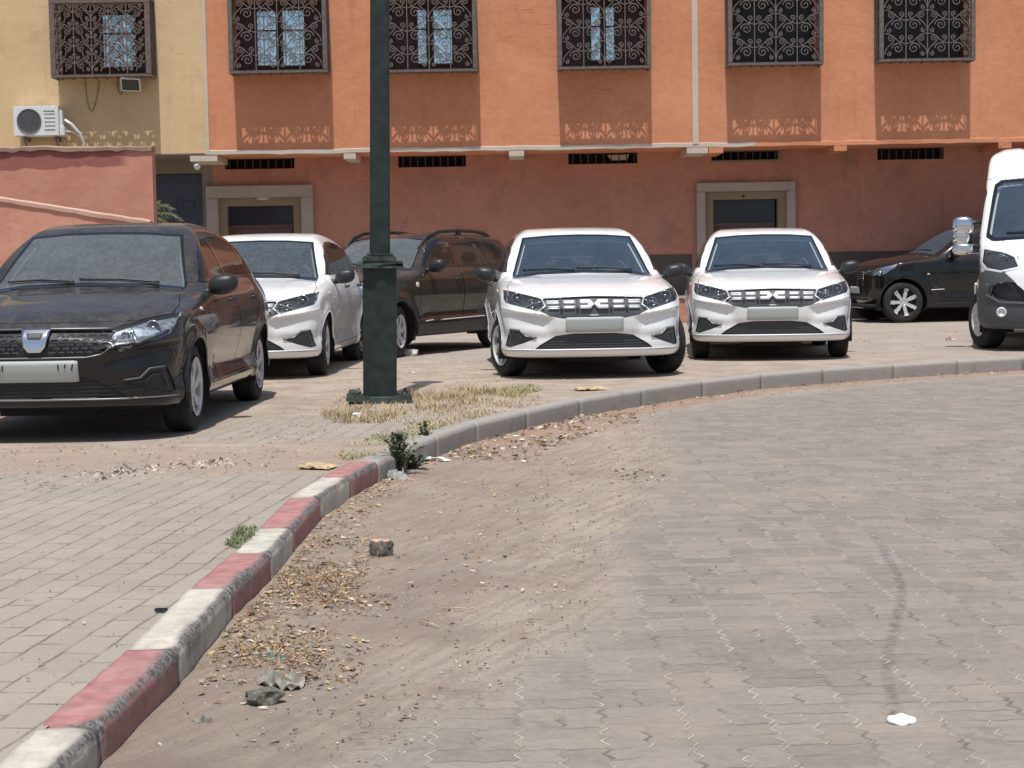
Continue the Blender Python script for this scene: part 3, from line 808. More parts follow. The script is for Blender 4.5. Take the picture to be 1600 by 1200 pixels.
def make_suv(q):
    H = suv_hull(q); root = empty("parked_car"); pm = q['paint']; az, wb, R = q['az'], q['wb'], q['arch']
    hull_common(H, wheels=((0, az), (-wb, az)), R=R)
    ws = q['wind']; H.region('windshield', 'front', ws + [(-a, b) for a, b in ws[::-1] if a > 0], xr=(-1.7, -.1), zr=(ws[-1][1] - .1, 2), both=False)
    c = (0, (ws[0][1] + ws[-1][1]) / 2)
    wf = [(a * 1.045, b + (.018 if b > c[1] else -.03)) for a, b in ws]
    H.region('wind_frame', 'front', wf + [(-a, b) for a, b in wf[::-1] if a > 0], xr=(-1.7, -.1), zr=(1.0, 2), both=False)
    H.region('rear_window', 'rear', [(-.60, 1.16), (.60, 1.16), (.52, 1.48), (-.52, 1.48)], xr=(-5, -2.9), both=False)
    for i, w in enumerate(q['wins']): H.region('win%d' % i, 'side', w)
    H.region('trim', 'side', q['trim'])
    for i, d in enumerate(q['doors']): H.region('door%d' % i, 'side', d)
    H.region('clad', 'side', q['clad'])
    for c_ in ((0, az), (-wb, az)): H.region('clad', 'side', [(c_[0]-R-.06, .18)] + arc(c_, R+.055, 180, 0, 24) + [(c_[0]+R+.06, .18)]) if q.get('wide') else None
    H.region('headlight', 'front', q['hl'], xr=(-.1, 2))
    H.region('grille', 'front', q['gr'], xr=(.3, 2), both=False)
    H.region('lower_grille', 'front', q['lg'], xr=(.3, 2), both=False)
    H.region('hood', 'top', q['hood'], zr=(.78, 2), xr=(-.6, 1), both=False)
    H.mesh('body', 'body', pm, root); H.mesh('hood', 'hood', pm, root, gap=.007)
    ds = {}
    for i in range(len(q['doors'])):
        for s_ in ('', '|R'): ds[i, s_] = H.mesh('door', 'door%d' % i + s_, pm, root, gap=.008)
    for s_ in ('', '|R'):
        for i in range(len(q['wins'])): H.mesh('window', 'win%d' % i + s_, GL_SIDE, ds.get((i, s_)) or root)
        H.mesh('window_trim', 'trim'+s_, BLACKG, root, offset=.002)
        H.mesh('side_cladding', 'clad'+s_, BLACK, root, offset=.006)
        h = H.mesh('headlight', 'headlight'+s_, GL_LAMP, root, gap=.004); H.mesh('lamp_housing', 'headlight'+s_, REFL if q['bright'] else LAMPIN, h, gap=.006, offset=-.03)
        sg = 1 if s_ == '' else -1
        c_ = H.surf('front', [(q['lamp'][0]*sg, q['lamp'][1])])[0]; m = MB(); m.lathe([(.002, -.03), (.03, -.026), (.055, -.005), (.06, .004), (.062, -.02)], 24, 'x', (c_[0]-.035, c_[1], c_[2])); m.build('reflector', REFL, h)
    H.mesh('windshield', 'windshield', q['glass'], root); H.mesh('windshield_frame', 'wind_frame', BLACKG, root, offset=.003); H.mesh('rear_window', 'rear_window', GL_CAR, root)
    g = H.mesh('grille', 'grille', BLACK, root, offset=-.02); H.mesh('lower_grille', 'lower_grille', BLACK, root, offset=-.02)
    z0, z1 = min(p[1] for p in q['gr']), max(p[1] for p in q['gr'])
    for i in range(4):
        zc = z0 + (z1 - z0) * (i + .7) / 4.4; m = MB(); H.strip(m, 'front', [(-.42, zc), (.42, zc)], .010, 0); m.build('grille_bar', CHROME, g)
    H.patch('number_plate', 'front', [(-.26, .50), (.26, .50), (.26, .61), (-.26, .61)], PLATE, root, off=.004, thick=.012, h=.03)
    vis = [n for n in H.names if not n.startswith(('win', 'rear_window', 'arch')) or n.startswith('wind_frame')]
    H.mesh('inner_shell', vis, CABIN, root, offset=-.055)
    for x in (0, -wb): wheel_well(root, x, az, R+.003, .55, .885)
    for sg in (1, -1):
        s_ = '' if sg > 0 else '|R'
        for i, x in enumerate(q['handles']):
            V = H.surf('side', [(x+.09, q['hz']-.01), (x+.045, q['hz']), (x-.045, q['hz']+.004), (x-.09, q['hz'])], sg); m = MB()
            m.tube([tuple(V[0]), (V[1][0], V[1][1]+.03*sg, V[1][2]), (V[2][0], V[2][1]+.03*sg, V[2][2]), tuple(V[3])], [.011, .014, .014, .011], 8)
            c_ = V.mean(0); m.ball((c_[0], c_[1]-.004*sg, c_[2]-.01), (.055, .008, .035), 12, 8, mat=1); m.build('door_handle', [q['hmat'], LINING], ds[i, s_])
        H.patch('side_indicator', 'side', q['ind'], ORANGE_LAMP, root, off=.002, thick=.008, h=.02, sign=sg)
        for a, b, zc in q['sill']:
            m = MB(); H.strip(m, 'side', [(a, zc), (b, zc+.01)], .008, .008, sign=sg, flat=.6); m.build('sill_strip', BARS, root)
        if q.get('beltline'):
            m = MB(); H.strip(m, 'side', q['beltline'], .007, .004, sign=sg); m.build('chrome_strip', CHROME, root)
        if q.get('rails'):
            m = MB(); y = .60 * sg; zr = q['rails']
            xs = [-.98, -1.06, -1.22, -1.5, -2.0, -2.5, -2.78, -2.92, -3.0]; hs = [-.02, .01, .042, .055, .06, .055, .04, .005, -.03]
            m.tube([(x, y*(1 - .03*abs(x+2)), float(H.surf('top', [(x, y)])[0][2]) + h) for x, h in zip(xs, hs)], [.03, .03, .028, .025, .025, .025, .028, .03, .03], 8, flat=.6)
            m.box((-2.08, y-.02, float(H.surf('top', [(-2, y)])[0][2])-.02), (-1.98, y+.02, float(H.surf('top', [(-2, y)])[0][2])+.05), .01); m.build('roof_rail', BLACK, root)
    m = MB()
    wz0 = ws[-1][1]
    for y0, y1 in ((.52, -.05), (-.08, -.60)): H.strip(m, 'front', [(y0, wz0 + .02), ((y0+y1)/2, wz0 + .035), (y1, wz0 + .03)], .008, .014, n=6)
    m.build('wiper', BLACK, root)
    door_mirror(root, H, *q['mirror'], mat=q['mmat'], size=(.09, .115, .085))
    interior(root, dict(dx=-.70, dz=wz0 + .0, sz=.60, fx=-1.62, rx=-2.5, hw=.72, mx=-1.08, mz=ws[0][1] - .10))
    m = MB(); m.box((-3.2, -.7, .24), (.55, .7, .32), .03); m.build('underbody', LINING, root)
    if q.get('antenna'):
        m = MB(); z = float(H.surf('top', [(-1.45, 0)])[0][2]); m.tube([(-1.45, 0, z-.01), (-1.5, 0, z+.06), (-1.72, 0, z+.26)], [.014, .005, .003], 6); m.build('antenna', BLACK, root)
    for x, st in ((0, q['steer']), (-wb, 0)):
        for sg in (1, -1): make_wheel(root, (x, sg*q['ty'], az), sg, az, .215, q['rim'], st, style=q['style'])
    return root
def belt(x0, z0, x1, z1, top, n=6, inset=.02):
    return None
def make_duster():
    q = dict(paint=P_GREY, az=.335, wb=2.675, arch=.385, flare=.03, dent=.56, zb=.25, box=((-3.58, .88), (-.97, .97), (.23, 1.66)), wide=True, bright=True,
        zt=[(1.0, .82), (.82, .93), (.72, 1.0), (.4, 1.055), (0, 1.09), (-.34, 1.12), (-.44, 1.15), (-.78, 1.35), (-1.08, 1.505), (-1.25, 1.56), (-1.6, 1.60), (-2.2, 1.615), (-2.9, 1.58), (-3.25, 1.54), (-3.5, 1.48), (-3.7, 1.4)],
        Wp=[(.9, .82), (.6, .875), (0, .895), (-2.7, .90), (-3.1, .885), (-3.6, .80)],
        wz=[(.2, -.08), (.3, -.02), (.42, .0), (.5, -.015), (.8, .0), (.98, -.01), (1.07, -.05), (1.14, -.10), (1.32, -.155), (1.5, -.225), (1.58, -.29), (1.7, -.45)],
        Fz=[(.22, .66), (.3, .78), (.5, .83), (.7, .83), (.86, .80), (.98, .74), (1.1, .55)],
        Rz=[(.25, -3.36), (.5, -3.50), (.9, -3.50), (1.1, -3.46), (1.3, -3.38), (1.52, -3.25), (1.62, -3.1)],
        wind=[(0, 1.535), (.3, 1.528), (.55, 1.495), (.64, 1.28), (.70, 1.125), (.45, 1.15), (0, 1.165)],
        wins=[[(-.92, 1.165), (-1.02, 1.285), (-1.17, 1.415), (-1.32, 1.465), (-1.56, 1.488), (-1.60, 1.175)], [(-1.72, 1.178), (-1.69, 1.49), (-2.05, 1.492), (-2.32, 1.478), (-2.42, 1.38), (-2.50, 1.19)], [(-2.66, 1.22), (-2.52, 1.465), (-2.82, 1.445), (-3.0, 1.36), (-3.10, 1.25)]],
        trim=[(-.74, 1.14), (-.90, 1.31), (-1.14, 1.465), (-1.35, 1.51), (-2.0, 1.525), (-2.38, 1.51), (-2.50, 1.38), (-2.56, 1.18), (-1.6, 1.155)],
        doors=[[(-.60, .42), (-.50, .62), (-.52, .95), (-.72, 1.13), (-.92, 1.33), (-1.14, 1.48), (-1.35, 1.53), (-1.65, 1.54), (-1.65, .42)], [(-1.655, .42), (-1.655, 1.54), (-2.38, 1.53), (-2.52, 1.38), (-2.62, 1.14), (-2.56, .95), (-2.30, .76), (-2.17, .42)]],
        clad=[(-.38, .20), (-.38, .40), (-2.3, .42), (-2.3, .20)], hl=[(.50, .80), (.52, .93), (.70, .985), (.84, .99), (.84, .84), (.70, .80)], gr=[(-.48, .80), (-.48, .95), (0, .965), (.48, .95), (.48, .80), (.40, .74), (-.40, .74)],
        lg=[(-.50, .36), (.50, .36), (.42, .48), (-.42, .48)], lamp=(.70, .90), hood=[(-.32, -.70), (.10, -.78), (.50, -.76), (.76, -.45), (.80, 0), (.76, .45), (.50, .76), (.10, .78), (-.32, .70), (-.36, .4), (-.40, 0), (-.36, -.4)],
        handles=(-1.50, -2.36), hz=.985, hmat=BLACK, ind=[(-.40, .90), (-.45, .885), (-.475, .92), (-.45, .955), (-.41, .95)], sill=[(-.62, -.82, .44), (-1.0, -2.2, .445)], rails=1, mirror=(-.78, .99, 1.16), mmat=BLACK, antenna=1, glass=GL_DUSTY,
        steer=math.radians(14), ty=.765, rim=.215, style=(6, .022, .08, .18, 2.0, .8))
    return make_suv(q)
def make_crossover():
    q = dict(paint=P_DARK, az=.345, wb=2.62, arch=.40, flare=.022, dent=.52, zb=.24, box=((-3.65, .95), (-.97, .97), (.22, 1.72)), wide=False, bright=True,
        zt=[(.80, .76), (.60, .90), (.52, .965), (.38, 1.02), (.15, 1.075), (-.2, 1.115), (-.40, 1.15), (-.55, 1.21), (-.85, 1.39), (-1.18, 1.56), (-1.4, 1.625), (-1.9, 1.66), (-2.5, 1.66), (-3.1, 1.60), (-3.4, 1.53), (-3.7, 1.4)],
        Wp=[(.95, .80), (.6, .87), (0, .90), (-2.7, .905), (-3.2, .88), (-3.7, .78)],
        wz=[(.2, -.10), (.3, -.03), (.5, -.01), (.8, .0), (.98, -.01), (1.07, -.045), (1.14, -.09), (1.35, -.16), (1.52, -.24), (1.62, -.31), (1.72, -.45)],
        Fz=[(.22, .70), (.3, .50), (.45, .56), (.6, .57), (.75, .57), (.86, .56), (.95, .52), (1.1, .38)],
        Rz=[(.25, -3.42), (.5, -3.58), (.9, -3.58), (1.1, -3.54), (1.3, -3.46), (1.52, -3.30), (1.65, -3.1)],
        wind=[(0, 1.565), (.3, 1.555), (.54, 1.51), (.64, 1.28), (.72, 1.13), (.45, 1.16), (0, 1.175)],
        wins=[[(-1.02, 1.155), (-1.18, 1.335), (-1.36, 1.455), (-1.52, 1.50), (-1.74, 1.515), (-1.78, 1.165)], [(-1.86, 1.17), (-1.83, 1.525), (-2.2, 1.53), (-2.48, 1.50), (-2.68, 1.18)], [(-2.80, 1.20), (-2.60, 1.49), (-2.85, 1.45), (-3.08, 1.30), (-3.12, 1.22)]],
        trim=[(-.80, 1.135), (-1.02, 1.345), (-1.32, 1.495), (-1.5, 1.54), (-2.1, 1.56), (-2.6, 1.535), (-3.0, 1.43), (-3.2, 1.22), (-1.8, 1.145)],
        doors=[[(-.62, .36), (-.54, .62), (-.58, .95), (-.78, 1.13), (-1.78, 1.14), (-1.78, .36)], [(-1.785, .36), (-1.785, 1.14), (-2.70, 1.15), (-2.62, .95), (-2.34, .76), (-2.18, .36)]],
        clad=[(-.41, .20), (-.41, .34), (-2.2, .34), (-2.2, .20)], hl=[(.42, .82), (.50, .89), (.62, .94), (.76, .99), (.855, 1.03), (.865, .92), (.80, .82), (.62, .79)], gr=[(-.40, .72), (-.38, .86), (0, .88), (.38, .86), (.40, .72)],
        lg=[(-.52, .38), (.52, .38), (.44, .62), (-.44, .62)], lamp=(.70, .83), hood=[(-.32, -.70), (.10, -.78), (.32, -.76), (.49, -.40), (.53, 0), (.49, .40), (.32, .76), (.10, .78), (-.32, .70), (-.38, .4), (-.42, 0), (-.38, -.4)],
        handles=(-1.66, -2.55), hz=.985, hmat=CHROME, ind=[(-.40, .80), (-.44, .80), (-.44, .82), (-.40, .82)], sill=[(-.47, -.70, .545)], rails=0, mirror=(-.86, .98, 1.16), mmat=P_DARK, antenna=0, glass=GL_CAR,
        beltline=[(-.80, 1.13), (-1.3, 1.14), (-2.2, 1.15), (-3.0, 1.19)], steer=0, ty=.78, rim=.232, style=(7, .021, .055, .212, 0.0, .35))
    return make_suv(q)
def make_van():
    zt = curve([(1.2, .88), (.88, 1.02), (.75, 1.09), (.5, 1.20), (.30, 1.295), (.20, 1.37), (-.1, 1.67), (-.40, 1.96), (-.52, 2.07), (-.62, 2.20), (-.76, 2.34), (-.95, 2.42), (-1.3, 2.455), (-2, 2.47), (-3.5, 2.46), (-4.7, 2.42)])
    Wp = curve([(1.0, .90), (.7, .955), (.3, .99), (-.2, 1.01), (-4.0, 1.02), (-4.6, 1.0)])
    wz = curve([(.25, -.06), (.4, -.01), (.9, .0), (1.25, -.005), (1.6, -.04), (2.1, -.095), (2.3, -.12), (2.41, -.175), (2.5, -.34)])
    Fz = curve([(.25, .80), (.32, .90), (.5, .94), (.7, .95), (.85, .93), (.95, .90), (1.05, .84), (1.2, .70)])
    def f(x, y, z):
        ay = np.abs(y); xx = x + (.22 * sstep(x, -1.6, -.8)) * ay * ay
        T = zt(xx) - .05 * ay * ay + .02 * sstep(-x, .7, 1.1) * sstep(ay, .45, .55) * sstep(-ay, -.8, -.7)
        S = Wp(x) + wz(z)
        for wx in (0.0, -3.45):
            r = np.sqrt((x - wx) ** 2 + (z - .35) ** 2); S = S + .03 * np.exp(-((r - .43) / .06) ** 2)
        Fx = Fz(z) - .13 * (ay / .9) ** 2 - .26 * (ay / .98) ** 7
        a = smax(z - T, ay - S, .09); b = smax(x - Fx, -4.45 + .03 * (ay) ** 4 - x, .06)
        return smax(smax(a, b, .07), .27 - z, .05)
    H = Hull(f, ((-4.52, 1.0), (-1.08, 1.08), (.25, 2.52)), h=.026, oz=.75)
    root = empty("parked_van"); pm = P_VAN; R = .42
    hull_common(H, wheels=((0, .35), (-3.45, .35)), R=R)
    ws = [(0, 2.03), (.4, 2.02), (.72, 2.00), (.79, 1.95), (.82, 1.80), (.87, 1.50), (.885, 1.38), (.82, 1.325), (.4, 1.345), (0, 1.355)]
    H.region('windshield', 'front', ws + [(-a, b) for a, b in ws[::-1] if a > 0], xr=(-1, .6), zr=(1.3, 2.2), both=False)
    wf = [(a*1.04, b + (.035 if b > 1.7 else -.04)) for a, b in ws]
    H.region('wind_frame', 'front', wf + [(-a, b) for a, b in wf[::-1] if a > 0], xr=(-1, .6), zr=(1.25, 2.2), both=False)
    H.region('win', 'side', [(-.16, 1.30), (-.42, 1.62), (-.60, 1.86), (-.78, 1.95), (-1.15, 1.98), (-1.18, 1.30)])
    H.region('trim', 'side', [(-.11, 1.26), (-.40, 1.65), (-.58, 1.89), (-.76, 1.985), (-1.18, 2.01), (-1.21, 1.26)])
    H.region('door', 'side', [(-.46, .45), (-.30, .78), (.15, .95), (.17, 1.28), (-.38, 1.95), (-.55, 2.06), (-1.28, 2.06), (-1.28, .45)])
    H.region('cargo_door', 'side', [(-1.40, .45), (-1.40, 2.12), (-2.75, 2.12), (-2.75, .45)])
    hl = [(.55, .98), (.60, 1.09), (.70, 1.14), (.94, 1.19), (.955, 1.04), (.90, .97), (.75, .94)]
    H.region('headlight', 'front', hl, xr=(-.2, 2))
    H.region('lamp_trim', 'front', [(.51, .965), (.57, 1.105), (.69, 1.16), (.97, 1.215), (.985, 1.03), (.92, .945), (.75, .915)], xr=(-.2, 2))
    H.region('bumper_inset', 'front', rnd_poly([(.86, .78), (.88, .66), (.74, .60), (.38, .58), (.50, .72), (.62, .82)], 2), xr=(0, 2))
    H.region('grille', 'front', [(-.36, .60), (.36, .60), (.44, .80), (.50, .96), (-.50, .96), (-.44, .80)], xr=(.2, 2), both=False)
    H.region('bumper', 'front', [(0, .22), (1.2, .22), (1.2, .78), (.99, .90), (.86, .965), (.72, .93), (.58, .80), (.46, .60), (.38, .56), (0, .56)], xr=(.30, 2))
    H.region('hood', 'top', [(.86, 0), (.80, .4), (.62, .70), (.34, .80), (.26, .4), (.24, 0), (.26, -.4), (.34, -.80), (.62, -.70), (.80, -.4)], xr=(0, 1), zr=(.98, 1.5), both=False)
    H.mesh('body', 'body', pm, root); H.mesh('hood', 'hood', pm, root, gap=.008)
    for s_ in ('', '|R'):
        d = H.mesh('door', 'door'+s_, pm, root, gap=.008); H.mesh('sliding_door', 'cargo_door'+s_, pm, root, gap=.008)
        H.mesh('window', 'win'+s_, GL_SIDE, d); H.mesh('window_trim', 'trim'+s_, BLACKG, d, offset=.002)
        h = H.mesh('headlight', 'headlight'+s_, GL_LAMP, root, gap=.004); H.mesh('lamp_housing', 'headlight'+s_, LAMPIN, h, gap=.006, offset=-.04)
        H.mesh('lamp_trim', 'lamp_trim'+s_, BARS, h, offset=.004)
        b = H.mesh('bumper', 'bumper'+s_, GREYP, root, offset=.012); H.mesh('bumper_inset', 'bumper_inset'+s_, BLACK, b, offset=-.03)
        sg = 1 if s_ == '' else -1
        c_ = H.surf('front', [(.72*sg, 1.05)])[0]; m = MB(); m.lathe([(.002, -.03), (.03, -.026), (.055, -.005), (.06, .004), (.062, -.02)], 24, 'x', (c_[0]-.045, c_[1], c_[2])); m.build('reflector', REFL, h)
        c_ = H.surf('front', [(.74*sg, .46)])[0]; m = MB(); m.lathe([(.001, .012), (.035, .010), (.042, .03), (.055, .03), (.06, -.02)], 20, 'x', (c_[0], c_[1], c_[2])); m.xf(Matrix.Translation((.03,0,0))); m.build('fog_lamp', [BARS], b)
        m = MB(); H.strip(m, 'front', rnd_poly([(.89*sg, .79), (.91*sg, .66), (.75*sg, .57), (.36*sg, .555)], 1), .012, .012); m.build('bumper_ridge', GREYP, b)
        m = MB(); H.strip(m, 'side', arc((0, .35), R, 170, 90, 20), .022, .004, sign=sg); m.build('arch_lip', pm, root)
        m = MB(); m.tube([(.02, sg*.99, 1.22), (.06, sg*1.14, 1.24)], .03, 8); m.build('mirror_arm', BLACK, root)
        m = MB(); m.tube([(-.02, sg*.98, 1.52), (.02, sg*1.14, 1.50)], .03, 8); m.build('mirror_arm', BLACK, root)
        m = MB(); m.box((-.02, sg*1.09, 1.16), (.05, sg*1.30, 1.56), .03); mo = m.build('door_mirror', BLACK, root)
        m = MB(); m.ball((.05, sg*1.195, 1.475), (.075, .125, .115), 20, 12, .7); m.ball((.05, sg*1.195, 1.20), (.07, .125, .07), 20, 12, .7); m.ball((.05, sg*1.215, 1.34), (.06, .10, .11), 20, 12, .8); m.build('mirror_cover', CHROME, mo)
        m = MB(); m.prism([(sg*1.11, 1.19), (sg*1.28, 1.19), (sg*1.28, 1.53), (sg*1.11, 1.53)], -.026, -.022, 'x'); m.build('mirror_glass', SILVER_GLASS, mo)
        V = H.surf('side', [(-1.02, 1.10), (-1.06, 1.11), (-1.16, 1.11), (-1.20, 1.10)], sg); m = MB(); m.tube([tuple(V[0]), (V[1][0], V[1][1]+.03*sg, V[1][2]), (V[2][0], V[2][1]+.03*sg, V[2][2]), tuple(V[3])], .012, 8); m.build('door_handle', BLACK, d)
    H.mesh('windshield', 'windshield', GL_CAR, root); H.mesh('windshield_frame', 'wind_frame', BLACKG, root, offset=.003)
    g = H.mesh('grille', 'grille', BLACK, root, offset=-.01)
    for z in (.68, .76, .84, .92):
        m = MB(); H.strip(m, 'front', [(-.38, z), (.38, z)], .012, .0, flat=.5); m.build('grille_bar', GREYP, g)
    vis = [n for n in H.names if n not in ('windshield', 'win', 'win|R', 'arch', 'arch|R')]
    H.mesh('inner_shell', vis, CABIN, root, offset=-.07)
    H.patch('number_plate', 'front', [(-.26, .37), (.26, .37), (.26, .48), (-.26, .48)], PLATEW, root, off=.014, thick=.012, h=.03)
    for x in (0, -3.45): wheel_well(root, x, .35, R+.004, .60, .99)
    m = MB()
    for y0, y1 in ((.62, 0.0), (-.05, -.68)): H.strip(m, 'front', [(y0, 1.365), ((y0+y1)/2, 1.385), (y1, 1.375)], .011, .018, n=6)
    m.build('wiper', BLACK, root)
    m = MB(); m.box((-.30, -.9, 1.0), (.12, .9, 1.30), .08); m.build("dashboard", GREYP, root)
    m = MB(); m.tube([(-.38-.17*math.sin(t)*.6, .45+.2*math.cos(t), 1.27+.17*math.sin(t)*.7) for t in np.linspace(0, 2*math.pi, 25)[:-1]], .016, 6, closed=True); m.build("steering_wheel", BLACK, root)
    seats(root, -1.05, (.45, -.2, -.65), .78, h=.66)
    m = MB(); m.box((-1.5, -.82, .5), (-1.44, .82, 2.1)); m.build('bulkhead', LIGHTTRIM, root)
    m = MB(); m.box((-4.3, -.8, .32), (.6, .8, .42), .03); m.build('underbody', LINING, root)
    for x, st in ((0, math.radians(24)), (-3.45, 0)):
        for sg in (1, -1): make_wheel(root, (x, sg*.90, .35), sg, .35, .225, .205, st, style=(8, .03, .10, .155, 0.0, 1.0))
    return root
# ---------------------------------------------------------------- street materials
def m_road():
    m = M("interlocking_pavers", rough=.9); p = m.pos(); x, y, z = m.xyz(p)
    w1 = (m.noise(p, 1.1, 2) - .5) * .05; w2 = (m.noise(p, 16, 3) - .5) * .010; w3 = (m.noise(p, 21, 3) - .5) * .012
    v = (y + w1 + w3) / .205; row = v.floor(); fv = v.frac()
    zig = ((fv * 2.5 + .1).frac() - .5).abs() * .20 - .05
    u = x / .236 + zig + (w1 + w2) * 3.0; cu = u.floor(); fu = u.frac()
    chk = (cu + row).mod(2.0)
    brk = m.noise(p, 4.5, 3, .6).step(.34, .58, .25, 1.0); brk2 = m.noise(p, 3.1, 3, .6).step(.42, .62, .05, .8)
    jw = .030
    jc = ((fu - .5).abs()).step(.5 - jw*1.1, .5 - jw*.35) * brk
    jm = ((fu - .5).abs()).step(jw*.3, jw*1.0, 1.0, 0.0) * chk * brk
    wav = (x / .236 * 12.566).sin() * .030
    jr = (((v + wav).frac() - .5).abs()).step(.5 - jw*1.0, .5 - jw*.3) * brk2
    jh = (((v + wav).frac() - .5).abs()).step(jw*.25, jw*.8, 1.0, 0.0) * (1.0 - chk) * brk2
    j = jc.max(jm).max(jr).max(jh)
    cell = m.white(m.vec(cu * 2.0 + chk * fu.gt(.5), row * 2.0 + (1.0 - chk) * fv.gt(.5)))
    dirt = m.attr("dirt"); nz = m.noise(p, 2.2, 6, .65); n2 = m.noise(p, 30, 5, .7); n3 = m.noise(p, .55, 3)
    fine = m.noise(p, 140, 3, .7)
    base = m.mix(cell * .42 + n2.step(.3, .7) * .38 + n3 * .20, (.180, .160, .140), (.315, .281, .245))
    big = m.mix(nz.step(.45, .72) * .55, base, (.34, .285, .235))
    streak = m.noise(p, 16, 4, .65, stretch=(.16, 2.4, 1)).step(.50, .68) * .20
    big = m.mix(m.noise(p, 11, 6, .8).step(.55, .70) * .30, big, (.15, .135, .12)); big = m.mix(streak, big, (.165, .145, .14))
    jcol = m.mix(m.noise(p, 8, 3).step(.35, .65), (.15, .13, .105), (.52, .455, .37))
    dk = X(m.nt, m.voro(p, 1.9).outputs[0]).step(.10, .22, 1.0, 0.0) * m.noise(p, 20, 3).step(.4, .6); big = m.mix(dk * .35, big, (.10, .09, .085)); c = m.mix(jr.max(jh) * .55, big, (.10, .088, .075)); c = m.mix(jc.max(jm) * .85, c, jcol)
    d = (dirt + (nz - .5) * .75 + (m.noise(p, 7, 5, .7) - .5) * .60 + (m.noise(p, 38, 4, .75) - .5) * .5 - j * .12 + .03).step(.34, .66)
    dn = m.noise(p, 1.7, 6, .7)
    dcol = m.mix(dn.step(.25, .75), (.325, .250, .195), (.465, .378, .300))
    dcol = m.mix(m.attr("sand") * dn.step(.3, .6), dcol, (.50, .42, .335))
    mp_ = m.vec(x * .93 - y * .37, x * .37 + y * .93); tr = m.noise(mp_, 9, 4, .6, stretch=(2.4, .22, 1)).step(.42, .60) * .42
    dcol = m.mix(tr, dcol, (.27, .21, .165))
    dcol = m.mix(fine.step(.42, .70) * .38, dcol, (.14, .105, .08)); dcol = m.mix(m.noise(p, 38, 5, .85).step(.52, .66) * .42, dcol, (.22, .17, .135)); dcol = m.mix(X(m.nt, m.voro(p, 26).outputs[0]).step(.0, .16, 1.0, 0.0) * m.noise(p, 12, 3).gt(.52) * .6, dcol, (.11, .085, .07)); dcol = m.mix(m.noise(p, 75, 4, .8).step(.56, .72) * .45, dcol, (.52, .43, .35)); dcol = m.mix(y.step(4.0, 6.2, 1.0, 0.0) * x.step(-.9, .1, 1.0, 0.0) * .45, dcol, (.22, .165, .13))
    dcol = m.mix(m.attr("red") * nz.step(.30, .60) * .8, dcol, (.40, .235, .165))
    film = (m.attr("film") + (nz - .5) * .8 + (m.noise(p, 24, 4, .75) - .5) * .4).step(.25, .95) * .50; c = m.mix(film, c, m.mix(m.noise(p, 60, 3, .7).step(.4, .6), (.33, .285, .235), (.41, .36, .30)))
    c = m.mix(d * (m.noise(p, 3.3, 4, .65).step(.30, .52, .70, 1.0)), c, dcol)
    # dark scuff left on the pavers
    cx = y * .191 + .187 + (y * 2.1).sin() * .045
    sk = ((x - cx + (m.noise(p, 6, 3) - .5) * .05).abs()).step(.006, .030, 1.0, 0.0) * y.step(4.6, 4.9) * y.step(7.2, 8.4, 1.0, 0.0) * m.noise(p, 22, 4, .75).step(.38, .62, .15, 1.0)
    c = m.mix(sk * .55, c, (.07, .065, .065))
    sp = X(m.nt, m.voro(p, 7.5).outputs[0]).lt(.045) * m.noise(p, 2.5, 2).gt(.56)
    c = m.mix(sp * .8, c, (.06, .05, .045))
    m.color(c)
    hgt = (1.0 - j) * (1.0 - d) * .9 + d * (m.noise(p, 30, 6, .85) * 2.6 + tr * 1.5) + n2 * .25 + fine * .12
    return m.bump(hgt, .006, .9)
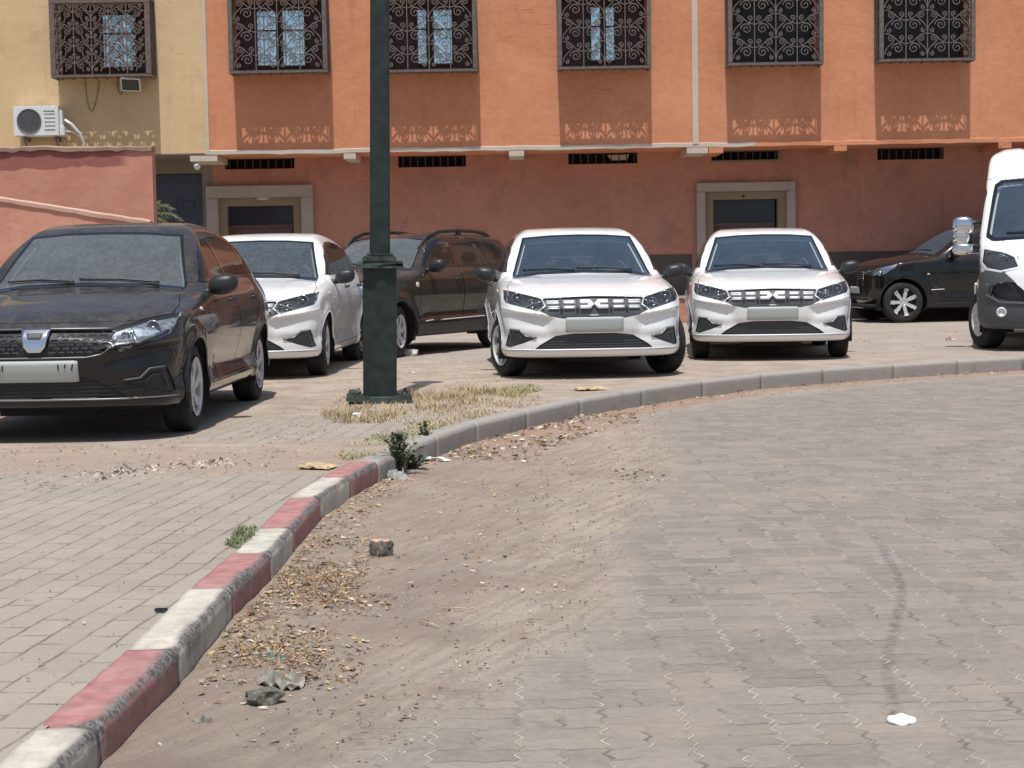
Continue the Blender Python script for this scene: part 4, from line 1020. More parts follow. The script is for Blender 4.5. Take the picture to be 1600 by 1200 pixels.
def m_parking():
    m = M("worn_parking_paving", rough=.92); p = m.pos(); x, y, z = m.xyz(p)
    a = math.radians(-6.0); ca, sa = math.cos(a), math.sin(a)
    nz = m.noise(p, 1.6, 6, .65); wob = (m.noise(p, .7, 2) - .5) * .09 + (m.noise(p, 9, 2) - .5) * .014
    u = (x * ca + y * sa + wob) / .118; v = (y * ca - x * sa) / .235
    par = u.floor().mod(2.0)
    ju = ((u.frac() - .5).abs()).step(.445, .495) * m.noise(p, 5, 4, .7).step(.34, .62, .25, 1.0)
    jv = (((v + par * .5).frac() - .5).abs()).step(.468, .494) * .85 * m.noise(p, 5, 3).step(.36, .6, .1, 1.0)
    j = ju.max(jv)
    cell = m.white(m.vec(u.floor(), (v + par * .5).floor()))
    base = m.mix(cell * .35 + m.noise(p, 18, 5, .7) * .35 + nz * .3, (.285, .250, .208), (.40, .355, .298))
    c = m.mix(j * .7, base, (.135, .105, .085))
    c = m.mix(m.noise(p, 1.9, 6, .7).step(.50, .70) * .55, c, (.43, .36, .285)); c = m.mix(m.noise(p, 26, 5, .8).step(.54, .70) * .4, c, (.19, .155, .125))
    # sandy, rutted stretch behind; pavers only near the kerb
    far = (y + (nz - .5) * 3.2 + x * .12).step(8.7, 9.9)
    edge = m.noise(p, .9, 4, .6).step(.42, .60)
    near2 = (y + (nz - .5) * 1.5).step(10.9, 11.5) * (y + (nz - .5)).step(12.6, 13.5, 1.0, 0.0) * x.step(-4.2, -1.9)
    d = (far * (1.0 - near2 * .85)).max(m.noise(p, .8, 5, .7).step(.60, .72) * .8)
    dn = m.noise(p, 2.6, 7, .72)
    s1 = m.mix(dn.step(.3, .7), (.30, .235, .18), (.46, .385, .31))
    s1 = m.mix(m.noise(p, 3.0, 5, .7, stretch=(.5, 2.4, 1)).step(.5, .68) * .5, s1, (.235, .185, .145))
    s1 = m.mix((y.step(8.8, 9.8) * y.step(10.2, 11.2, 1.0, 0.0)) * dn.step(.4, .6) * .6, s1, (.28, .20, .15))
    ff = y.step(17.0, 22.0)
    s1 = m.mix(ff * .7, s1, m.mix(m.noise(p, 1.2, 5, .6).step(.3, .7), (.30, .27, .24), (.40, .36, .32)))
    c = m.mix(d, c, s1)
    c = m.mix(m.noise(p, 100, 3, .75).step(.48, .72) * .30, c, (.15, .115, .09)); c = m.mix(m.noise(p, 34, 4, .8).step(.58, .70) * .45 * d, c, (.20, .155, .12)); c = m.mix(m.noise(p, 52, 4, .8).step(.58, .70) * .35, c, (.50, .43, .36))
    st = X(m.nt, m.voro(p, .55).outputs[0]).step(.0, .35, .25, 0.0); c = m.mix(st, c, (.16, .14, .12))
    m.color(c)
    return m.bump((1.0 - j) * (1.0 - d) * .8 + dn * d * 1.8 + m.noise(p, 45, 4, .7) * .7, .010, .9)
def m_kerb(name, a, b=None):
    m = M(name, rough=.85); p = m.pos(); n = m.noise(p, 11, 6, .7); n2 = m.noise(p, 45, 4, .7); w = m.attr("wear")
    conc = m.mix(n2 * .6 + n * .4, (.27, .248, .225), (.41, .38, .35))
    conc = m.mix(m.noise(p, 3, 5, .7).step(.54, .70) * .45, conc, (.14, .13, .12))
    if b is None: m.color(conc)
    else:
        pt = m.mix(n.step(.3, .7), a, b)
        nl = m.noise(p, 4.5, 4, .6); k = (w * .95 + (nl - .5) * 1.1 + (n - .5) * .35 + (n2 - .5) * .25).step(.31, .78)
        g = m.mix(n2.step(.4, .6), (.07, .065, .065), (.24, .22, .205))
        m.color(m.mix(k, m.mix(m.noise(p, 6, 6, .75).step(.45, .68) * .5, pt, (.27, .21, .18)), g))
    return m.bump(n2 + m.noise(p, 90, 3, .7) + n, .003, .7)
def m_plaster(name, lo, hi, stain=None, cracks=.3, bump=.006):
    m = M(name, rough=.92, spec=.2); p = m.pos(); x, y, z = m.xyz(p)
    n = m.noise(p, .7, 6, .65); n2 = m.noise(p, 7, 6, .75, stretch=(.85, 1, 1.15)); f = m.noise(p, 55, 3, .7)
    c = m.mix(n.step(.3, .7) * .50 + n2.step(.3, .7) * .35 + m.noise(p, 28, 4, .75).step(.35, .65) * .15, lo, hi)
    c = m.mix(m.noise(p, 6, 4, .6, stretch=(1.3, 1, .10)).step(.56, .74) * .22, c, tuple(v * .55 for v in lo))
    if stain: c = m.mix(m.noise(p, 1.3, 6, .7).step(.52, .72) * .7, c, stain)
    cr = (m.noise(p, 1.1, 4, .6, stretch=(.35, 1, 2.2)) - .5).abs().step(.0, .006, 1.0, 0.0) * m.noise(p, .45, 2).step(.5, .6)
    c = m.mix(cr * cracks, c, tuple(v * .45 for v in lo))
    m.color(c)
    return m.bump(n2 * .8 + f * .35 + m.noise(p, 1.6, 4, .6, stretch=(.8, 1, 1.1)) * 2.0, bump, .55)
ROAD, PARK = m_road(), m_parking()
K_GREY = m_kerb("kerb_concrete", None)
K_WHITE = m_kerb("kerb_white_paint", (.47, .44, .38), (.62, .58, .50))
K_RED = m_kerb("kerb_red_paint", (.33, .135, .13), (.46, .245, .225))
ORANGE = m_plaster("orange_render", (.51, .212, .116), (.73, .332, .192), cracks=.7, bump=.012)
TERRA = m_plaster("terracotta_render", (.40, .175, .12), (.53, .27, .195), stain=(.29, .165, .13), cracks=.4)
BEIGE = m_plaster("beige_render", (.60, .435, .24), (.72, .54, .32), stain=(.50, .36, .20), bump=.008)
GREYR = m_plaster("grey_render", (.20, .17, .13), (.27, .23, .18), cracks=.1)
BAND = m_plaster("dark_dado_paint", (.075, .062, .058), (.125, .105, .10), cracks=.1)
CREAM = m_plaster("cream_render", (.50, .43, .36), (.64, .56, .47), cracks=.2)
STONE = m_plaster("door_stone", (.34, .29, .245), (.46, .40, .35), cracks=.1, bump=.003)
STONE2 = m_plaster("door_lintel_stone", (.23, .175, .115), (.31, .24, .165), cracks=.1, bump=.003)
PINKW = m_plaster("faded_pink_render", (.50, .215, .155), (.64, .33, .25), stain=(.42, .20, .16), cracks=.4, bump=.012)
GRILLE_M = simple("brown_iron", (.15, .110, .095), .55, var=.2)
IRON2 = simple("grey_brown_iron", (.135, .112, .100), .6, var=.25)
DARKIN = simple("dark_room", (.012, .010, .011), .8)
WOOD = simple("dark_red_wood", (.060, .022, .020), .5, var=.3)
MIRRORG = M("blue_film_glass", rough=.10, metal=1.0, base=(.66, .80, .90))
DGLASS = M("dark_glass", rough=.5, spec=.3, base=(.035, .033, .042)); 
WHITEM = simple("white_enamel", (.72, .73, .72), .4, var=.06)
LOUV = simple("grey_fan_grille", (.14, .15, .16), .5)
GREENP = simple("dark_green_paint", (.013, .024, .022), .5, var=.45, scale=9)
GREENW = simple("worn_green_paint", (.045, .065, .052), .6, var=.6, scale=14)
NAVY = simple("navy_gate_paint", (.045, .058, .085), .45, var=.2)
BROWN = simple("brown_door_paint", (.10, .052, .040), .5, var=.2)
BLUEBL = simple("dark_blue_glass_panel", (.022, .032, .050), .12)

# ---------------------------------------------------------------- ground, road, kerb
RZ = -0.145
edge_px = [(156, 1134), (278, 1016), (362, 920), (422, 864), (458, 824), (500, 777), (547, 747), (590, 722), (634, 704), (682, 683), (744, 662), (823, 643), (906, 625), (1003, 609), (1098, 596), (1190, 586), (1287, 578), (1397, 570.5), (1497, 564), (1600, 558.5)]
E0 = [np.array(G(*q)) for q in edge_px]
d0 = (E0[1] - E0[0]); d0 = d0 / np.linalg.norm(d0)
E0 = [E0[0] - d0 * 3.0, E0[0] - d0 * 2.1, E0[0] - d0 * 1.0] + E0
dl = E0[-1] - E0[-3]; dl = dl / np.linalg.norm(dl)
E0 += [E0[-1] + dl * 1.05 * k for k in range(1, 7)]
colours = ['r', 'w', 'w'] + list('rwrwrwr')
EP = np.array(E0)
def smooth_dir(i):
    a, b = EP[max(i-1, 0)], EP[min(i+1, len(EP)-1)]; d = (b - a) / np.linalg.norm(b - a); return np.array([-d[1], d[0]])
KW = .145
root = empty("kerb"); root["kind"] = "structure"
rk = random.Random(4)
for i in range(len(EP) - 1):
    c = colours[i] if i < len(colours) else 'g'
    a, b = EP[i], EP[i+1]; na, nb = smooth_dir(i), smooth_dir(i+1); L = np.linalg.norm(b - a)
    n = max(2, int(L / .05)); prof = [(.0, RZ - .05), (-.004, -.028), (-.003, -.020), (.004, -.006), (.014, .004), (.024, .006), (KW*.5, .007), (KW, .005), (KW, -.12)]
    pr2 = []
    for q0, q1 in zip(prof[:-1], prof[1:]):
        k = 4 if abs(q0[1]-q1[1]) > .06 or abs(q0[0]-q1[0]) > .05 else 1
        for j in range(k): t = j/k; pr2.append((q0[0]*(1-t)+q1[0]*t, q0[1]*(1-t)+q1[1]*t))
    pr2.append(prof[-1]); v, f, wear = [], [], []
    dz = rk.uniform(-.004, .005); g = .004 / L; ph = rk.random() * 9
    for s_ in range(n+1):
        t = g + (1 - 2*g) * s_ / n; o = a + (b-a)*t; nn = na*(1-t) + nb*t; nn /= np.linalg.norm(nn)
        end = .006 if s_ in (0, n) else 0
        for w_, h_ in pr2:
            jit = .0007 * math.sin(ph + t*17 + w_*60) + .0006 * math.sin(t*41 + h_*90)
            hh = h_ + dz + jit - (end if h_ > -.02 else 0)
            q = o + nn * (w_ + jit + (end if w_ < .03 else 0) * .6)
            v.append((q[0], q[1], hh))
            e_ = math.exp(-((w_ - .012)/.022)**2 - ((h_ + .012)/.032)**2)
            wear.append(min(1, e_ * .95 + (.25 if h_ < -.03 else 0) + (.30 if s_ in (0, n) else 0) + (.18 if h_ < -.09 else 0)))
    m_ = len(pr2)
    for s_ in range(n):
        for k in range(m_-1): f.append((s_*m_+k, (s_+1)*m_+k, (s_+1)*m_+k+1, s_*m_+k+1))
    f.append(tuple(range(m_))); f.append(tuple(range((n+1)*m_-1, n*m_-1, -1)))
    mb = MB(); mb.add(v, f, 0, True); o = mb.build("kerb_stone", {'g': K_GREY, 'w': K_WHITE, 'r': K_RED}[c], root)
    at = o.data.attributes.new("wear", 'FLOAT', 'POINT'); at.data.foreach_set("value", wear)
    bm = bmesh.new(); bm.from_mesh(o.data); bmesh.ops.recalc_face_normals(bm, faces=bm.faces); bm.to_mesh(o.data); bm.free()

def flat(name, pts, z, mat):
    from mathutils.geometry import tessellate_polygon
    t = tessellate_polygon([[Vector((p[0], p[1], 0)) for p in pts]])
    mb = MB(); mb.add([(p[0], p[1], z) for p in pts], [tuple(q) for q in t]); o = mb.build(name, mat)
    if o.data.polygons[0].normal.z < 0: o.data.flip_normals()
    o["kind"] = "structure"; return o
back = [EP[i] + smooth_dir(i) * (KW - .014) for i in range(len(EP))]
flat("parking_ground", [tuple(q) for q in back] + [(60, back[-1][1] + 4), (60, 60), (-60, 60), (-60, -30), (back[0][0] - 1.0, -30)], 0.0, PARK)
soil = simple("dry_soil", (.30, .24, .19), .95, var=.2, scale=1)
flat("ground", [(-400, -400), (400, -400), (400, 400), (-400, 400)], -.30, soil)
# road sheet with its drifts of dirt
def segdist(P):
    best = np.full(len(P), 1e9); idx = np.zeros(len(P)); side = np.zeros(len(P))
    for i in range(len(EP)-1):
        a, b = EP[i], EP[i+1]; ab = b - a; t = np.clip(((P-a) @ ab) / (ab @ ab), 0, 1); q = a + t[:, None]*ab; r = P - q; d = np.linalg.norm(r, axis=1)
        k = d < best; best[k] = d[k]; idx[k] = i + t[k]; side[k] = (ab[0]*r[k, 1] - ab[1]*r[k, 0])
    return np.where(side > 0, -best, best), idx
def grid_road(x0, x1, y0, y1, h):
    xs = np.arange(x0, x1 + h/2, h); ys = np.arange(y0, y1 + h/2, h); XX, YY = np.meshgrid(xs, ys, indexing='ij'); P = np.stack([XX.ravel(), YY.ravel()], 1)
    d, idx = segdist(P); nx, ny = len(xs), len(ys)
    bx = curve([(3.0, -1.3), (3.8, -.95), (4.4, -.42), (5.0, -.12), (5.8, .17), (6.8, .40), (7.8, .52), (9.7, .80), (11.2, 1.05), (13.0, 1.10), (13.8, 1.0), (14.6, 1.4), (16, 2.8), (18, 5.0)])(P[:, 1])
    kx = P[:, 0] - bx
    dirt = 1 - sstep(kx, -.55, .45)
    dirt = np.maximum(dirt, (1 - sstep(d, .10, .55)) * .95); far = sstep(P[:, 1], 13.6, 14.6)
    dirt = dirt * (1 - far) + far * (1 - sstep(d, .12, .60)) * .92
    film = np.maximum(1 - sstep(kx, -.35, .50), 0) * (1 - far) + far * (1 - sstep(d, .2, 1.3)) * .8
    red = (1 - sstep(d, .05, .9)) * sstep(P[:, 1], 9.5, 12.5) * .9
    sand = np.exp(-((kx + .25) / .35) ** 2) * (P[:, 1] < 13.5)
    z = RZ + dirt * .012 * (1 - far * .7) + (1 - sstep(d, .0, .55)) * (1 - sstep(P[:, 1], 8.0, 13)) * .030
    z = z + .004 * np.sin(P[:, 0]*3.1 + P[:, 1]*1.7) * np.sin(P[:, 1]*2.3 - P[:, 0]) + dirt * .004 * np.sin(P[:, 0]*23 + 4*np.sin(P[:, 1]*3)) * np.sin(P[:, 1]*9)
    Q = [(i*ny+j, (i+1)*ny+j, (i+1)*ny+j+1, i*ny+j+1) for i in range(nx-1) for j in range(ny-1)]
    Q = np.array(Q); Q = Q[(d[Q] > -.10).all(1)]
    u, inv = np.unique(Q, return_inverse=True); inv = inv.reshape(Q.shape)
    mb = MB(); mb.add(np.column_stack([P[u], z[u]]), inv.tolist(), 0, True); o = mb.build("road", ROAD); o["kind"] = "structure"
    for nm, arr in (("dirt", dirt), ("film", film), ("red", red), ("sand", sand)):
        at = o.data.attributes.new(nm, 'FLOAT', 'POINT'); at.data.foreach_set("value", arr[u].astype(float))
    return o
grid_road(-3.0, 8.2, 1.6, 20.5, .05)
flat("road_beyond", [(-3.0, 1.604), (8.2, 1.604), (8.2, 20.0), (13, 21.0), (60, 26), (60, -30), (-3.0, -30)], RZ - .006, ROAD)

# ---------------------------------------------------------------- buildings
YU, YR = 30.0, 31.1
def wall_holes(mb, x0, x1, z0, z1, Y, holes, depth, mat=0):
    xs = sorted({x0, x1, *[h[0] for h in holes], *[h[1] for h in holes]}); zs = sorted({z0, z1, *[h[2] for h in holes], *[h[3] for h in holes]})
    xs = [x for x in xs if x0 <= x <= x1]; zs = [z for z in zs if z0 <= z <= z1]
    for i in range(len(xs)-1):
        for j in range(len(zs)-1):
            cx, cz = (xs[i]+xs[i+1])/2, (zs[j]+zs[j+1])/2
            if any(h[0] < cx < h[1] and h[2] < cz < h[3] for h in holes): continue
            mb.add([(xs[i], Y, zs[j]), (xs[i+1], Y, zs[j]), (xs[i+1], Y, zs[j+1]), (xs[i], Y, zs[j+1])], [(0, 1, 2, 3)], mat)
    for a, b, c, d in holes:
        y2 = Y + depth
        mb.add([(a, Y, c), (a, Y, d), (a, y2, d), (a, y2, c)], [(0, 1, 2, 3)], mat); mb.add([(b, Y, c), (b, Y, d), (b, y2, d), (b, y2, c)], [(3, 2, 1, 0)], mat)
        mb.add([(a, Y, c), (b, Y, c), (b, y2, c), (a, y2, c)], [(3, 2, 1, 0)], mat); mb.add([(a, Y, d), (b, Y, d), (b, y2, d), (a, y2, d)], [(0, 1, 2, 3)], mat)
        mb.add([(a, y2, c), (b, y2, c), (b, y2, d), (a, y2, d)], [(0, 1, 2, 3)], 1)
    return mb
def spiral(c, r, a0, turns, sgn=1, n=22):
    return [(c[0] + r*(1-.88*i/n)*math.cos(a0 + sgn*turns*2*math.pi*i/n), c[1] + r*(1-.88*i/n)*math.sin(a0 + sgn*turns*2*math.pi*i/n)) for i in range(n+1)]
def bez(a, b, c, d, n=8):
    return [tuple((1-t)**3*a[k]+3*(1-t)**2*t*b[k]+3*(1-t)*t*t*c[k]+t**3*d[k] for k in (0, 1)) for t in [i/n for i in range(n+1)]]
def grille_mesh(w, h, dense, depth=.42):
    """a wrought-iron cage: heavy frame, scrolls on the front, sides and underside left partly open. Origin at front bottom left."""
    m = MB(); fw = .085 if not dense else .10
    def sc_(pts, y=0.0, r=.0105): m.tube([(p[0], y, p[1]) for p in pts], r, 4, cap=False)
    nc, nr = (4, 3) if not dense else (5, 4)
    cw, ch = (w - 2*fw) / nc, (h - 2*fw) / nr
    for i in range(nc):
        for j in range(nr):
            x0, z0 = fw + i*cw, fw + j*ch; s1 = 1 if i % 2 == 0 else -1; xa, xb = (x0, x0+cw) if s1 > 0 else (x0+cw, x0)
            P_ = lambda u, v: (xa + (xb-xa)*u, z0 + ch*v)
            r1 = min(cw, ch)*.27
            k = 1 if j % 2 == 0 else 0
            cA = P_(.62, .36); cB = P_(.30, .78); cC = P_(.78, .82); cD = P_(.2, .12)
            sc_(spiral(cA, r1, math.pi if s1 > 0 else 0, 1.6, -s1)); sc_(spiral(cB, r1*.62, 0 if s1 > 0 else math.pi, 1.5, s1)); sc_(spiral(cC, r1*.50, math.pi*1.5, 1.4, s1)); sc_(spiral(cD, r1*.42, math.pi/2, 1.4, -s1))
            sc_(bez((cA[0]-s1*r1, cA[1]), (cA[0]-s1*r1, cA[1]+ch*.30), P_(.9, .5), (cC[0], cC[1]-r1*.5)))
            sc_(bez((cB[0]+s1*r1*.62, cB[1]), (cB[0]+s1*r1*.5, cB[1]-ch*.25), P_(.0, .45), P_(.02, .1)))
            sc_(bez(P_(0, 1), P_(.5, .98), P_(.5, .6), P_(1, .55)))
            if dense: sc_(bez(P_(0, .5), P_(.3, .5), P_(.5, .9), P_(.5, 1))); sc_(bez(P_(1, .5), P_(.7, .5), P_(.5, .1), P_(.5, 0)))
    for i in range(1, nc):
        m.box((fw + i*cw - .008, -.008, fw*.5), (fw + i*cw + .008, .008, h - fw*.5))
    for j in range(1, nr) if dense else (): 
        for i in range(nc+1): m.box((fw+i*cw-.03, -.012, fw+j*ch-.012), (fw+i*cw+.03, .012, fw+j*ch+.012))
    for x in (.0, w):
        s_ = 1 if x == 0 else -1
        for j in range(4):
            zc = fw + (h-2*fw)*(j+.5)/4
            m.tube([(x + s_*.02, .04 + depth/2 + p[0], zc + p[1]) for p in spiral((0, 0), .13, 0, 1.5)], .008, 4, cap=False)
        m.box((x + s_*.012, depth*.5-.008, .03), (x + s_*.028, depth*.5+.008, h-.03))
    for i in range(9): # underside bars
        x = w*(i+.5)/9; m.box((x-.010, .02, .012), (x+.010, depth-.004, .026))
    m.box((.02, depth*.31, .030), (w-.02, depth-.004, .040)); m.box((.02, .14-.006, .014), (w-.02, .14+.006, .024))  # solid pan added under the cage to shape its shadow on the wall
    f = MB()
    for a, b in (((0, -.02, 0), (w, .035, .05)), ((0, -.02, h-fw), (w, .035, h)), ((0, -.02, .05), (fw*.85, .035, h-fw)), ((w-fw*.85, -.02, .05), (w, .035, h-fw))): f.box(a, b, .006)
    for x0, x1 in ((0, .04), (w-.04, w)):
        f.box((x0, .036, 0), (x1, depth-.002, .04)); f.box((x0, .036, h-.05), (x1, depth-.002, h)); f.box((x0, depth-.045, .04), (x1, depth-.003, h-.05))
    f.box((.041, .036, h-.03), (w-.041, depth-.003, h-.004))
    return m, f
DEP = .44
WH = 1.34
protos = {}
def cage(win, style, x, z, w, mat):
    key = (style,)
    if key not in protos:
        m, f = grille_mesh(1.60, WH, style == 'dense', DEP); o1 = m.build("grille", mat, win); o2 = f.build("grille_frame", mat, win); protos[key] = (o1, o2)
    else:
        o1, o2 = [p.copy() for p in protos[key]]
        for o in (o1, o2): col.objects.link(o); o.parent = win
    for o in (o1, o2): o.location = (x, YU - DEP, z); o.scale = (w / 1.60, 1, 1)
def window(bld, pxl, pxr, pyb, style, panes, gm):
    """pixel edges of the cage's front frame; returns the hole behind it"""
    x0, z0 = W(pxl, pyb, YU - DEP); x1, _ = W(pxr, pyb, YU - DEP); w = x1 - x0
    win = empty("window"); win.parent = bld
    cage(win, style, x0, z0, w, gm)
    hx0, hx1, hz0, hz1 = x0 + .07, x1 - .07, z0 + .08, z0 + WH - .06
    m = MB(); yb = YU + .10; fr = .05
    m.box((hx0, yb, hz0), (hx0+fr, yb+.05, hz1)); m.box((hx1-fr, yb, hz0), (hx1, yb+.05, hz1)); m.box((hx0+fr, yb, hz0), (hx1-fr, yb+.05, hz0+fr)); m.box((hx0+fr, yb, hz1-fr), (hx1-fr, yb+.05, hz1))
    if panes:
        for a, b, t, bt in panes:
            pa, zt_ = W(a, t, yb); pb, zb_ = W(b, bt, yb)
            g = MB(); g.box((pa, yb-.012, zb_), (pb, yb-.002, zt_)); g.build("pane", MIRRORG, win)
            for u in (pa-.028, pb-.002): m.box((u, yb-.05, zb_-.04), (u+.03, yb-.014, zt_+.04))
            zm = zb_ + (zt_-zb_)*.64; m.box((pa+.001, yb-.03, zm-.014), (pb-.003, yb-.0135, zm+.014)); m.box((pa, yb-.03, zb_-.035), (pb, yb-.0135, zb_)); m.box((pa, yb-.03, zt_), (pb, yb-.0135, zt_+.03))
        s_ = MB(); s_.box((hx0+fr, yb+.012, hz0+fr), (hx1-fr, yb+.03, hz1-fr)); s_.build("shutter", WOOD, win)
    else:
        g = MB(); g.box((hx0+fr, yb+.02, hz0+fr), (hx1-fr, yb+.03, hz1-fr)); g.build("pane", DGLASS, win)
        m.box(((hx0+hx1)/2-.025, yb-.01, hz0+fr), ((hx0+hx1)/2+.025, yb+.018, hz1-fr))
    m.build("window_frame", WOOD, win)
    return (hx0, hx1, hz0, hz1)
def at_x(px, Y, py=240): return W(px, py, Y)[0]
xs0, xs1 = at_x(325, YU), at_x(1087, YU)
zl = W(800, 228, YU)[1]                    # top of the ledge
TOP = zl + 4.2
# beige building
beige = empty("beige_building", (0, 0, 0)); tag(beige, "beige rendered building end with a barred window, at the left of the orange block", "building")
h1 = window(beige, 80, 237, 122, 'dense', [(160, 213, 24, 104)], GRILLE_M)
zb0 = W(280, 240, YU)[1]
m = wall_holes(MB(), -14, xs0 - .03, zb0, TOP, YU, [h1], .35); m.build("wall", [BEIGE, DARKIN], beige)
m = MB(); m.box((-14, YU + .003, zb0 - .02), (xs0 - .03, YR + 4, zb0)); m.build("soffit", GREYR, beige)
m = MB(); m.box((-14, YU + .36, zb0 + .002), (xs0 - .03, YR + 4, TOP)); m.build("wall_core", BEIGE, beige)
gx1 = at_x(333, YR, 300); gx0 = at_x(240, YR, 300)
m = wall_holes(MB(), -14, gx1, 0, zb0 - .022, YR, [(at_x(240, YR, 300) - .9, at_x(316, YR, 300), .02, W(280, 271, YR)[1])], .3); m.build("wall", [GREYR, DARKIN], beige)
m = MB(); gz = W(280, 271, YR)[1]; ga, gb = gx0 - .9, at_x(316, YR, 300)
m.box((ga, YR + .06, .03), (gb, YR + .10, gz - .002), .0)
for k in range(3):
    xx = ga + (gb - ga) * (k + .5) / 3
    for zc in (.7, 1.5, 2.2): m.tube([(xx + p[0], YR + .05, zc + p[1]) for p in spiral((0, 0), .22, k, 1.6)], .014, 4, cap=False)
for x in (ga + .02, gb - .05, (ga+gb)/2 - .02): m.box((x, YR + .03, .03), (x + .04, YR + .059, gz - .004))
for z in (.05, 1.12, gz - .08): m.box((ga + .07, YR + .035, z), (gb - .06, YR + .055, z + .05))
m.build("gate", NAVY, beige)
# orange building
orange = empty("orange_building", (0, 0, 0)); tag(orange, "orange rendered building with caged upper windows overhanging a shaded terracotta ground floor", "building")
holes = [window(orange, 358, 512, 115.5, 'scroll', [(401, 433, 18, 102), (441, 477, 17, 102)], IRON2),
         window(orange, 596, 746, 114, 'scroll', [(652, 667, 16, 99), (677, 707, 16, 99)], IRON2),
         window(orange, 872, 1018, 109, 'scroll', [(923, 938, 12, 94), (946, 960, 12, 94)], IRON2),
         window(orange, 1138, 1287, 103, 'scroll', None, IRON2),
         window(orange, 1374, 1524, 97, 'scroll', None, IRON2)]
m = wall_holes(MB(), xs0 + .03, 16, zl, TOP, YU, holes, .35); m.build("wall", [ORANGE, DARKIN], orange)
m = MB(); m.box((xs0 + .03, YU + .36, zl - .06), (16, YR + 4, TOP)); m.build("wall_core", ORANGE, orange)
for xa, xb in ((xs0 - .03, xs0 + .03), (xs1 - .05, xs1 + .05)): m = MB(); m.box((xa, YU - .025, zl - .02), (xb, YU + .2, TOP)); m.build("pilaster_strip", CREAM, orange)
xe = at_x(1216, YU)
# ledge, slightly uneven like hand-laid render
def ledge(xa, xb, mat, name, hh=.072, pr=.02):
    m = MB(); n = max(2, int((xb - xa) / .25)); v = []; rr = random.Random(int(xa*10))
    for i in range(n+1):
        x = xa + (xb-xa)*i/n; j = rr.uniform(-.008, .008); k = rr.uniform(-.006, .006)
        v += [(x, YU - pr + k, zl - hh + j), (x, YU - pr + k, zl - .008 + j), (x, YU + .02, zl + .012 + j), (x, YU + .3, zl - hh + j)]
    f = []
    for i in range(n):
        for q in range(3): f.append((i*4+q, (i+1)*4+q, (i+1)*4+q+1, i*4+q+1))
        f.append((i*4+3, (i+1)*4+3, (i+1)*4, i*4))
    m.add(v, f, 0, False); return m.build(name, mat, orange, merge=True)
ledge(xs0 - .05, xe - .4, CREAM, "ledge"); ledge(xe - .4, 16, ORANGE, "ledge", .075, .02)
m = MB(); m.box((xs0 + .03, YU + .003, zl - .075), (16, YR + 4, zl - .062)); m.build("soffit", ORANGE, orange)
for a, b, t, bt, mt in ((537, 556, 238, 248, CREAM), (795, 819, 234, 246, CREAM), (1073, 1106, 227, 238, CREAM), (1107, 1130, 227, 237, ORANGE), (1303, 1323, 222, 230, ORANGE), (1560, 1580, 216, 224, ORANGE), (297, 340, 240, 252, CREAM)):
    xa, za = W(a, t, YU); xb, zb_ = W(b, bt, YU); m = MB(); m.box((xa, YU - .02, zl - .18), (xb, YR - .002, zl - .078), .004); m.build("beam_end", mt, orange)
# ground floor
def rect(px0, py0, px1, py1, Y):
    x0, za = W(px0, (py0+py1)/2, Y); x1, zb_ = W(px1, (py0+py1)/2, Y); _, zt_ = W((px0+px1)/2, py0, Y); _, zo = W((px0+px1)/2, py1, Y); return (x0, x1, zo, zt_)
vents = [rect(351, 244, 460, 264, YR), rect(622, 241, 728, 261, YR), rect(888, 237, 996, 256, YR), rect(1112, 236, 1216, 250, YR), rect(1371, 228, 1475, 249, YR)]
doors = [rect(357, 316, 468, 500, YR), rect(1111, 313, 1211, 500, YR)]
doors = [(a, b, .02, d) for a, b, c, d in doors]
zc_ = zl - .076
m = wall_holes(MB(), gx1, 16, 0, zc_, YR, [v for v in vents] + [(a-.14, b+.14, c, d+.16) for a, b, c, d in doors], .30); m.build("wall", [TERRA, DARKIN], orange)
bx0 = at_x(1012, YR, 400); zband = W(1330, 393, YR)[1]
def band(x0, x1):
    m = MB(); m.box((x0, YR - .012, .0), (x1, YR + .004, zband)); m.build("dado_band", BAND, orange)
band(bx0, doors[1][0] - .34); band(doors[1][1] + .34, 16)
for i, (a, b, c, d) in enumerate(vents):
    v = empty("vent"); v.parent = orange
    m = MB(); nb = 9
    for k in range(nb): x = a + (b-a)*(k+.6)/nb; m.box((x-.009, YR+.02, c+.001), (x+.009, YR+.035, d-.001))
    m.build("bars", simple("vent_bar", (.05, .045, .045), .6) if i == 0 else bpy.data.materials["vent_bar"], v)
    if i == 3:
        m = MB(); m.box((a-.02, YR-.03, d), (b+.03, YR-.001, d+.05)); m.box((b, YR-.03, c-.03), (b+.03, YR-.001, d)); m.box((a-.02, YR-.03, c-.03), (b, YR-.001, c)); m.build("frame", GREYR, v)
    if i == 2:
        m = MB(); m.prism([(a+.70, d-.06), (b-.14, d-.05), (b-.18, c+.07), (a+.78, c+.06)], YR+.08, YR+.10); m.build("pale_shelf", CREAM, v)  # pale cream panel set inside this vent
